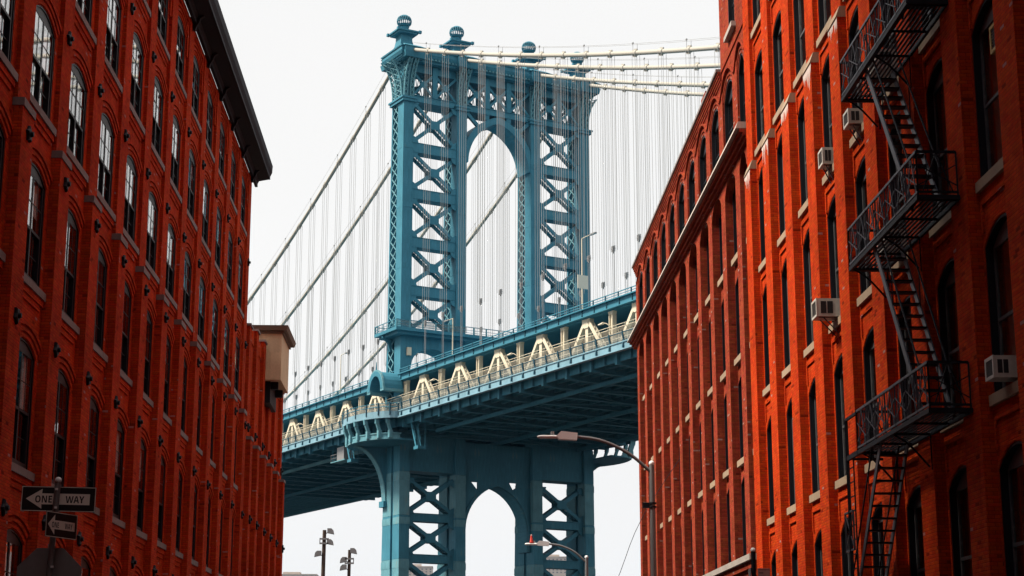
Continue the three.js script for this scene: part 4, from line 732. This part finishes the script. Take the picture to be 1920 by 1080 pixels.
// ------------------------------------------------------------------ main cables with their suspenders
const cabH = (u) => u < 0 ? 90 + 0.5486 * u + 0.00167 * u * u : 90 - 0.3826 * u + 0.0007 * u * u;
COLV.forEach((v, ci) => {
  const lab = ['nearest pale main cable of the bridge, on the outermost left column', 'second pale main cable, on the left inner column of the tower', 'third pale main cable, on the right inner column of the tower', 'farthest pale main cable, on the rightmost column of the tower'][ci];
  const t = bridgeThing('suspension_cable', lab, 'cable', v, 0, 0, 'main cables of the bridge');
  const Y = YY, curve = (off, a, c, dx = 0) => { const p = []; const n = 30; for (let k = 0; k <= n; k++) { const u = a + (c - a) * k / n; p.push([dx, Y(cabH(u)) + off, u]); } return p; };
  part('cable', tube(curve(0, 0.2, 112), 0.27, 60, 10), M.cable, t); part('cable', tube(curve(0, -0.2, -145), 0.27, 60, 10), M.cable, t);
  for (const d of [-0.3, 0.3]) { part('hand_rope', tube(curve(1.05, 3, 100, d), 0.018, 40, 4), M.rope, t); part('hand_rope', tube(curve(1.05, -4, -120, d), 0.018, 40, 4), M.rope, t); }
  const col = new THREE.CylinderGeometry(0.34, 0.34, 0.75, 10); col.rotateX(Math.PI / 2);
  const bolt = merge([col, box(-0.08, 0.08, -0.46, 0.46, -0.3, 0.3)]);
  const sock = merge([box(-0.5, 0.5, 0.1, 0.35, -0.14, 0.14), rod([-0.4, -0.3, 0], [-0.4, 0.75, 0], 0.15, 6), rod([0.4, -0.3, 0], [0.4, 0.75, 0], 0.15, 6), rod([0, -0.6, 0], [0, 0.1, 0], 0.18, 6), rod([-0.3, -0.3, -0.25], [-0.3, 0.7, -0.25], 0.12, 5), rod([0.3, -0.3, 0.25], [0.3, 0.7, 0.25], 0.12, 5)]);
  sock.rotateY(Math.PI / 2); sock.scale(0.62, 0.62, 0.62);
  let i = 0;
  const us = []; for (let u = 7.4; u < 90; u += 5.06) us.push(u); for (let u = -7.0; u > -105; u -= 4.87) us.push(u);
  us.forEach((u, k) => {
    const a = u < 0 ? Math.atan(0.5486 + 0.00334 * u) : -Math.atan(0.3826 - 0.0014 * u), o = part('clamp', bolt, M.cable, t); o.position.set(0, Y(cabH(u)), u); o.rotation.x = -a;
    if (k % 2 === 0) part('stanchion', [bar([-0.3, Y(cabH(u)), u], [-0.3, Y(cabH(u)) + 1.12, u], 0.035), bar([0.3, Y(cabH(u)), u], [0.3, Y(cabH(u)) + 1.12, u], 0.035), box(-0.36, -0.24, Y(cabH(u)) + 1.0, Y(cabH(u)) + 1.18, u - 0.1, u + 0.1)], M.greyMetal, t);
    const hs = 48.5 + (k % 3 === 1 ? 0.15 : 0), top = Y(cabH(u)), bot = Y(hs);
    if (top > bot + 1) {
      part('suspender', [rod([-0.32, bot, u - 0.16], [-0.32, top, u - 0.16], 0.026, 4), rod([0.32, bot, u - 0.16], [0.32, top, u - 0.16], 0.026, 4), rod([-0.32, bot, u + 0.42], [-0.32, top, u + 0.42], 0.026, 4), rod([0.32, bot, u + 0.42], [0.32, top, u + 0.42], 0.026, 4)], M.rope, t);
      const s = part('socket', sock, M.greyMetal, t); s.position.set(0, bot, u + 0.1);
      part('hanger_rod', [rod([0, Y(42.2), u - 0.05], [0, bot, u - 0.05], 0.035, 5), rod([0, Y(42.2), u + 0.3], [0, bot, u + 0.3], 0.035, 5)], M.greyMetal, t);
    } else part('hanger_rod', rod([0, Y(42.2), u], [0, top, u], 0.06, 5), M.greyMetal, t);
  });
});
// lamps on the bridge
function bridgeLamp(v, u, h, hh, reach, label) {
  const b = bridgeThing('bridge_lamp', label, 'lamp', v, u, YY(h), 'lamp posts on the bridge');
  part('pole', rod([0, 0, 0], [0, hh, 0], 0.1, 8, 0.07), M.cream, b); part('arm', tube([[0, hh - 0.1, 0], [0, hh, 0.2], [0, hh + 0.05, reach]], 0.05, 8, 5), M.cream, b);
  part('head', box(-0.16, 0.16, hh - 0.04, hh + 0.12, reach - 0.2, reach + 1.0), M.greyMetal, b);
  return b;
}
{ const l = bridgeLamp(-13.4, 44.6, 42.3, 9.6, 2.0, 'tall bridge lamp with a white sign board, in front of the rightmost column'); part('sign_board', box(-0.7, 0.7, 3.6, 5.2, 0.1, 0.16), std(lin(0.6, 0.58, 0.5), 0.7), l); }
bridgeLamp(-13.4, 9.0 + 4, 42.3, 6.0, -2.0, 'bridge lamp on the upper deck beside the portal opening');
bridgeLamp(-13.4, -22, 42.3, 7.0, 1.8, 'bridge lamp on the upper deck left of the tower, over the far cables');
[[12.4, 'first'], [32.5, 'second'], [52.7, 'third'], [-31.3, 'fourth']].forEach(([u], k) => {
  const b = bridgeThing('walkway_lamp', ['curved walkway lamp on the truss post nearest the tower, right side', 'curved walkway lamp on the truss post below the right tower columns', 'curved walkway lamp on the truss post next to the right building', 'curved walkway lamp on the truss left of the tower'][k], 'lamp', -15.0, u, YY(39.4), 'walkway lamps on the trusses');
  part('bracket', tube([[0.35, 0.1, 0], [-0.05, 0.5, -0.05], [-0.3, 0.8, -0.35], [-0.45, 0.85, -0.75]], 0.05, 10, 5), M.cream, b); part('head', rod([-0.42, 0.86, -0.65], [-0.55, 0.78, -1.5], 0.16, 8, 0.08), M.cream, b);
});

// ------------------------------------------------------------------ street lamps, poles and signs
function streetLamp(x, z, h, label, reach, lift, head) {
  const b = thing('street_lamp', label, 'street lamp', [x, 0.14, z], 0, 'street lamps on the right pavement');
  part('base', new THREE.CylinderGeometry(0.16, 0.22, 0.9, 10).translate(0, 0.45, 0), M.galv, b);
  part('pole', rod([0, 0, 0], [0, h, 0], 0.12, 12, 0.085), M.galv, b);
  part('cap', new THREE.SphereGeometry(0.1, 10, 6).translate(0, h, 0), M.lampHead, b);
  part('arm', tube([[0, h - 0.3, 0], [-reach * 0.3, h + lift * 0.38, 0], [-reach * 0.65, h + lift * 0.85, 0], [-reach, h + lift, 0]], 0.055, 24, 8), M.galv, b);
  const hd = sub('lamp_head', b, -reach, h + lift, 0);
  part('housing', extrude(poly([[0.1, -0.13], [0.12, 0.1], [-0.42, 0.16], [-0.58, 0.0], [-0.5, -0.1]]), -0.13, 0.13), M.lampHead, hd);
  part('reflector', new THREE.CapsuleGeometry(0.13, 0.55, 4, 10).rotateZ(Math.PI / 2).scale(1, 0.45, 1).translate(-0.8, -0.02, 0), M.lampHead, hd);
  part('photocell', new THREE.CylinderGeometry(0.06, 0.06, 0.12, 8).translate(-0.7, 0.1, 0), M.greyMetal, hd);
  part('strap', [new THREE.CylinderGeometry(0.13, 0.13, 0.05, 10).translate(0, h - 1.3, 0), new THREE.CylinderGeometry(0.13, 0.13, 0.05, 10).translate(0, h - 1.42, 0), box(-0.32, -0.1, h - 1.45, h - 1.28, -0.06, 0.06)], M.iron, b);
  return b;
}
streetLamp(6.6, -56.5, 9.0, 'grey cobra head street lamp against the brown brick building', 2.55, 0.88);
streetLamp(7.45, -95, 8.95, 'farther grey street lamp with a traffic cone on its head', 2.15, 0.72);
{
  const b = thing('traffic_cone', 'orange traffic cone standing on the far street lamp head', 'traffic cone', [7.45 - 2.15 - 0.84, 0.14 + 8.95 + 0.72 + 0.045, -95]);
  b.position.y += 0.0;
  const cm = std(lin(0.55, 0.035, 0.02), 0.6), cw = std(lin(0.5, 0.35, 0.32), 0.6);
  b.scale.setScalar(0.68); part('base', box(-0.17, 0.17, -0.01, 0.04, -0.17, 0.17), cm, b); part('cone', new THREE.CylinderGeometry(0.045, 0.15, 0.62, 14).translate(0, 0.34, 0), cm, b); part('tip', new THREE.CylinderGeometry(0.05, 0.066, 0.1, 14).translate(0, 0.62, 0), cw, b);
}
function signTex(w, h, draw) { const c = document.createElement('canvas'); c.width = w; c.height = h; const g = c.getContext('2d'); draw(g, w, h); const t = new THREE.CanvasTexture(c); t.colorSpace = THREE.SRGBColorSpace; t.magFilter = THREE.LinearFilter; return t; }
function oneWayTex(w, h, stretch) {
  return signTex(w, h, (g) => {
    g.fillStyle = '#0a0c12'; g.fillRect(0, 0, w, h);
    g.strokeStyle = '#e4dfd6'; g.lineWidth = h * 0.03; g.strokeRect(h * 0.025, h * 0.025, w - h * 0.05, h - h * 0.05);
    g.fillStyle = '#e4dfd6'; const m = h * 0.5, a = h * 0.22 * (stretch ? 0.8 : 1), x0 = w * 0.06, x1 = w * 0.28, x2 = w * 0.92;
    g.beginPath(); g.moveTo(x0, m); g.lineTo(x1, m - h * 0.4); g.lineTo(x1 - w * 0.005, m - a); g.lineTo(x2, m - a); g.lineTo(x2, m + a); g.lineTo(x1 - w * 0.005, m + a); g.lineTo(x1, m + h * 0.4); g.closePath(); g.fill();
    g.fillStyle = '#0a0c12'; g.textBaseline = 'middle'; g.textAlign = 'center'; g.font = 'bold ' + Math.round(a * 1.75) + 'px sans-serif';
    g.save(); g.translate(w * 0.30, m + a * 0.06); g.scale(stretch ? 0.72 : 0.88, 1); g.fillText('ONE', 0, 0); g.restore();
    g.save(); g.translate(w * 0.72, m + a * 0.06); g.scale(stretch ? 0.72 : 0.9, 1); g.fillText('WAY', 0, 0); g.restore();
  });
}
function panel(w, h, map, parent, name, at, rot, label) {
  const g = sub(name, parent, ...at); g.rotation.set(...rot); if (label) g.userData.label = label;
  const back = std(lin(0.16, 0.16, 0.165), 0.6, 0.3);
  part('plate', box(-w / 2, w / 2, -h / 2, h / 2, -0.004, 0), back, g);
  const f = new THREE.PlaneGeometry(w, h); f.translate(0, 0, 0.004); part('face', f, new THREE.MeshStandardMaterial({ map, roughness: 0.5 }), g);
  return g;
}
{
  const b = thing('sign_post', 'street sign post with two one way signs and the back of a stop sign', 'sign post', [-4.76, 0, -21], 0);
  part('pole', rod([-0.07, 0, 0], [0.068, CAMH + 2.52, 0], 0.036, 10), M.galv, b); part('cap', new THREE.SphereGeometry(0.042, 10, 6).translate(0.07, CAMH + 2.53, 0), M.lampHead, b);
  panel(0.88, 0.3, oneWayTex(768, 256, false), b, 'one_way_sign', [0.075, CAMH + 2.31, -0.05], [0, R(2), R(-0.8)], 'wide one way sign with arrow to the left');
  panel(0.61, 0.3, oneWayTex(512, 256, true), b, 'one_way_sign', [0.15, CAMH + 1.985, 0.05], [0, R(66), R(0)], 'smaller one way sign turned away');
  const oc = []; for (let k = 0; k < 8; k++) { const a = R(22.5 + 45 * k); oc.push([0.41 * Math.cos(a), 0.41 * Math.sin(a)]); }
  const og = extrude(poly(oc), 0, 0.004); og.translate(0.01, CAMH + 1.35, -0.06); part('stop_sign', og, std(0xffffff, 0.6, 0.3, { map: paintTex([0.21, 0.21, 0.215], [0.15, 0.15, 0.15], 131) }), b, 'bare grey back of an octagonal stop sign');
  for (const y of [2.42, 2.2, 1.5]) part('bolt', box(-0.01 + 0.06, 0.02 + 0.06, CAMH + y - 0.012, CAMH + y + 0.012, 0.02, 0.05), M.lampHead, b);
}
{
  const b = thing('parking_sign_post', 'dark post with small pale sign at the bottom right, before the ledge', 'sign post', [6.97, 0.14, -40]);
  part('pole', rod([0, 0, 0], [0.0, CAMH + 3.14, 0], 0.055, 8), M.iron, b); part('cap', new THREE.SphereGeometry(0.062, 8, 6).translate(0, CAMH + 3.14, 0), M.lampHead, b);
  const tx = signTex(128, 160, (g) => { g.fillStyle = '#b5a3a0'; g.fillRect(0, 0, 128, 160); g.fillStyle = '#8f3f40'; g.fillRect(8, 8, 112, 6); g.fillStyle = '#6d5a62'; g.fillRect(14, 32, 44, 10); g.fillRect(14, 62, 58, 20); g.fillRect(78, 64, 36, 18); g.fillRect(14, 96, 90, 8); });
  panel(0.3, 0.45, tx, b, 'sign_plate', [0.22, CAMH + 2.5, 0.06], [0, R(12), 0], 'small pale parking sign');
  part('side_plate', box(-0.1, -0.09, CAMH + 2.2, CAMH + 2.72, -0.15, 0.15), M.galv, b);
}
function floodPole(x, z, h, label, s) {
  const b = thing('floodlight_pole', label, 'light pole', [x, 0, z], 0, 'wooden floodlight poles');
  part('pole', rod([-0.12, 0, 0], [0, h, 0], 0.19 * s, 10, 0.14 * s), M.wood, b);
  part('crossarm', [box(-0.32, 0.32, h - 1.05, h - 0.93, 0.12, 0.22), box(-0.32, 0.32, h - 0.72, h - 0.6, 0.12, 0.22), box(-0.34, -0.28, h - 1.05, h - 0.6, 0.12, 0.2), box(0.28, 0.34, h - 1.05, h - 0.6, 0.12, 0.2)], M.greyMetal, b);
  const fl = extrude(poly([[0, -0.12], [0.5, -0.22], [0.44, 0.08], [0.3, 0.22], [0, 0.22]]), -0.2, 0.2);
  for (const [dx, dy, fx] of s > 0.95 ? [[0.22, -0.1, 1], [0.2, -0.9, 1], [-0.2, -1.75, -1]] : [[0.05, -0.1, 1], [-0.2, -0.75, -1], [-0.2, -1.3, -1]]) { const g = fl.clone(); if (fx < 0) g.rotateY(Math.PI); const o = part('floodlight', g, M.greyMetal, b); o.position.set(dx, h + dy, 0.02); part('arm', bar([0, h + dy - 0.25, 0], [dx + fx * 0.1, h + dy, 0], 0.06), M.greyMetal, b); }
}
floodPole(-9.25, -130, 13.75, 'taller wooden floodlight pole beyond the left annex', 1);
floodPole(-7.36, -130, 12.3, 'shorter wooden floodlight pole, right of the taller one', 0.85);
solo('overhead_wire', tube([[11.5, 14, -74], [7.59, YY(6.72), -70], [6.77, YY(4.7), -70], [4.2, YY(-1.2), -70]], 0.012, 30, 5), M.iron, 'thin dark wire hanging down beside the far brick corner', 'wire');

// ------------------------------------------------------------------ beyond and around
function farBlock(x, z, w, d, h, label) {
  const b = thing('distant_building', label, 'building', [x, 0, z], 0, 'hazy buildings across the river');
  part('wall', box(-w / 2, w / 2, 0, h, -d / 2, d / 2), M.far, b); part('parapet', box(-w / 2 - 0.4, w / 2 + 0.4, h, h + 1.2, -d / 2 - 0.4, d / 2 + 0.4), M.far, b); part('penthouse', box(-w * 0.2, w * 0.15, h + 1.2, h + 5, -d * 0.2, d * 0.2), M.far, b);
  for (let y = h - 4; y > h - 24; y -= 3.6) for (let k = 0; k < 8; k++) part('window', box(-w / 2 + w * (k + 0.25) / 8, -w / 2 + w * (k + 0.65) / 8, y, y + 1.8, d / 2, d / 2 + 0.05), M.farWin, b);
}
farBlock(-222, -2520, 70, 50, 170, 'hazy pale block low on the horizon left of the bridge');
farBlock(-46, -2500, 46, 50, 180, 'hazy tan block seen through the left tower leg');
farBlock(150, -2500, 44, 50, 194, 'hazy pinkish block seen through the right tower leg');
function offBlock(name, x0, x1, z0, z1, h, label) {
  const cx = (x0 + x1) / 2, cz = (z0 + z1) / 2, b = thing(name, label, 'building', [cx, 0, cz]);
  part('wall', box(x0 - cx, x1 - cx, 0, h, z0 - cz, z1 - cz), M.brickF, b); part('coping', box(x0 - cx - 0.2, x1 - cx + 0.2, h, h + 0.4, z0 - cz - 0.2, z1 - cz + 0.2), M.stoneDark, b);
  const side = x0 > 0 ? -1 : 1, xf = side < 0 ? x0 - cx : x1 - cx;
  for (let z = z0 - cz + 2.5; z < z1 - cz - 1; z += 3.6) for (let y = 1.5; y < h - 3; y += 3.9) part('window', box(xf - 0.04, xf + 0.04, y, y + 2.3, z - 0.7, z + 0.7), M.glassTint, b);
}
offBlock('added_shade_block', -66, -24, -205, -104, 18, 'unseen low brick block added behind the left annex to dim the bridge base');  // added out of sight, keeps low sky light off the tower base
offBlock('added_shade_block', 25, 64, -205, -102, 28, 'unseen brick block added behind the right mill building to darken reflections and the bridge base');  // added unseen, darkens the left window reflections and the underside of the bridge
offBlock('added_shade_block', 34, 110, -98, -18, 27, 'unseen long brick block added behind the right hand buildings to cut low sky light');  // added unseen, blocks low sky from the tower legs below the deck
offBlock('added_shade_block', 9.2, 30, -7, 22, 30, 'unseen brick block added beside the camera on the right to shade the near street');  // added off view to shade the near facades
offBlock('added_shade_block', -30, -9, -12, 22, 30, 'unseen brick block added beside the camera on the left to shade the near street');  // its counterpart, also added off view for shading

offBlock('added_shade_block', -36, 36, 24, 44, 58, 'unseen tall brick block added behind the camera to shade the faces turned to it');  // added backdrop that blocks rear sky so the pier sides go dark
offBlock('added_shade_tower', -46, -21, -33, 12, 64, 'unseen tall brick tower block added left of the street to shade the right facade');  // invented tower, takes sun off the near right facade
offBlock('added_shade_tower', 23, 48, -33, 12, 64, 'unseen tall brick tower block added right of the street to shade the left facade');  // invented tower, takes sky light off the near left facade

renderer.render(scene, camera);
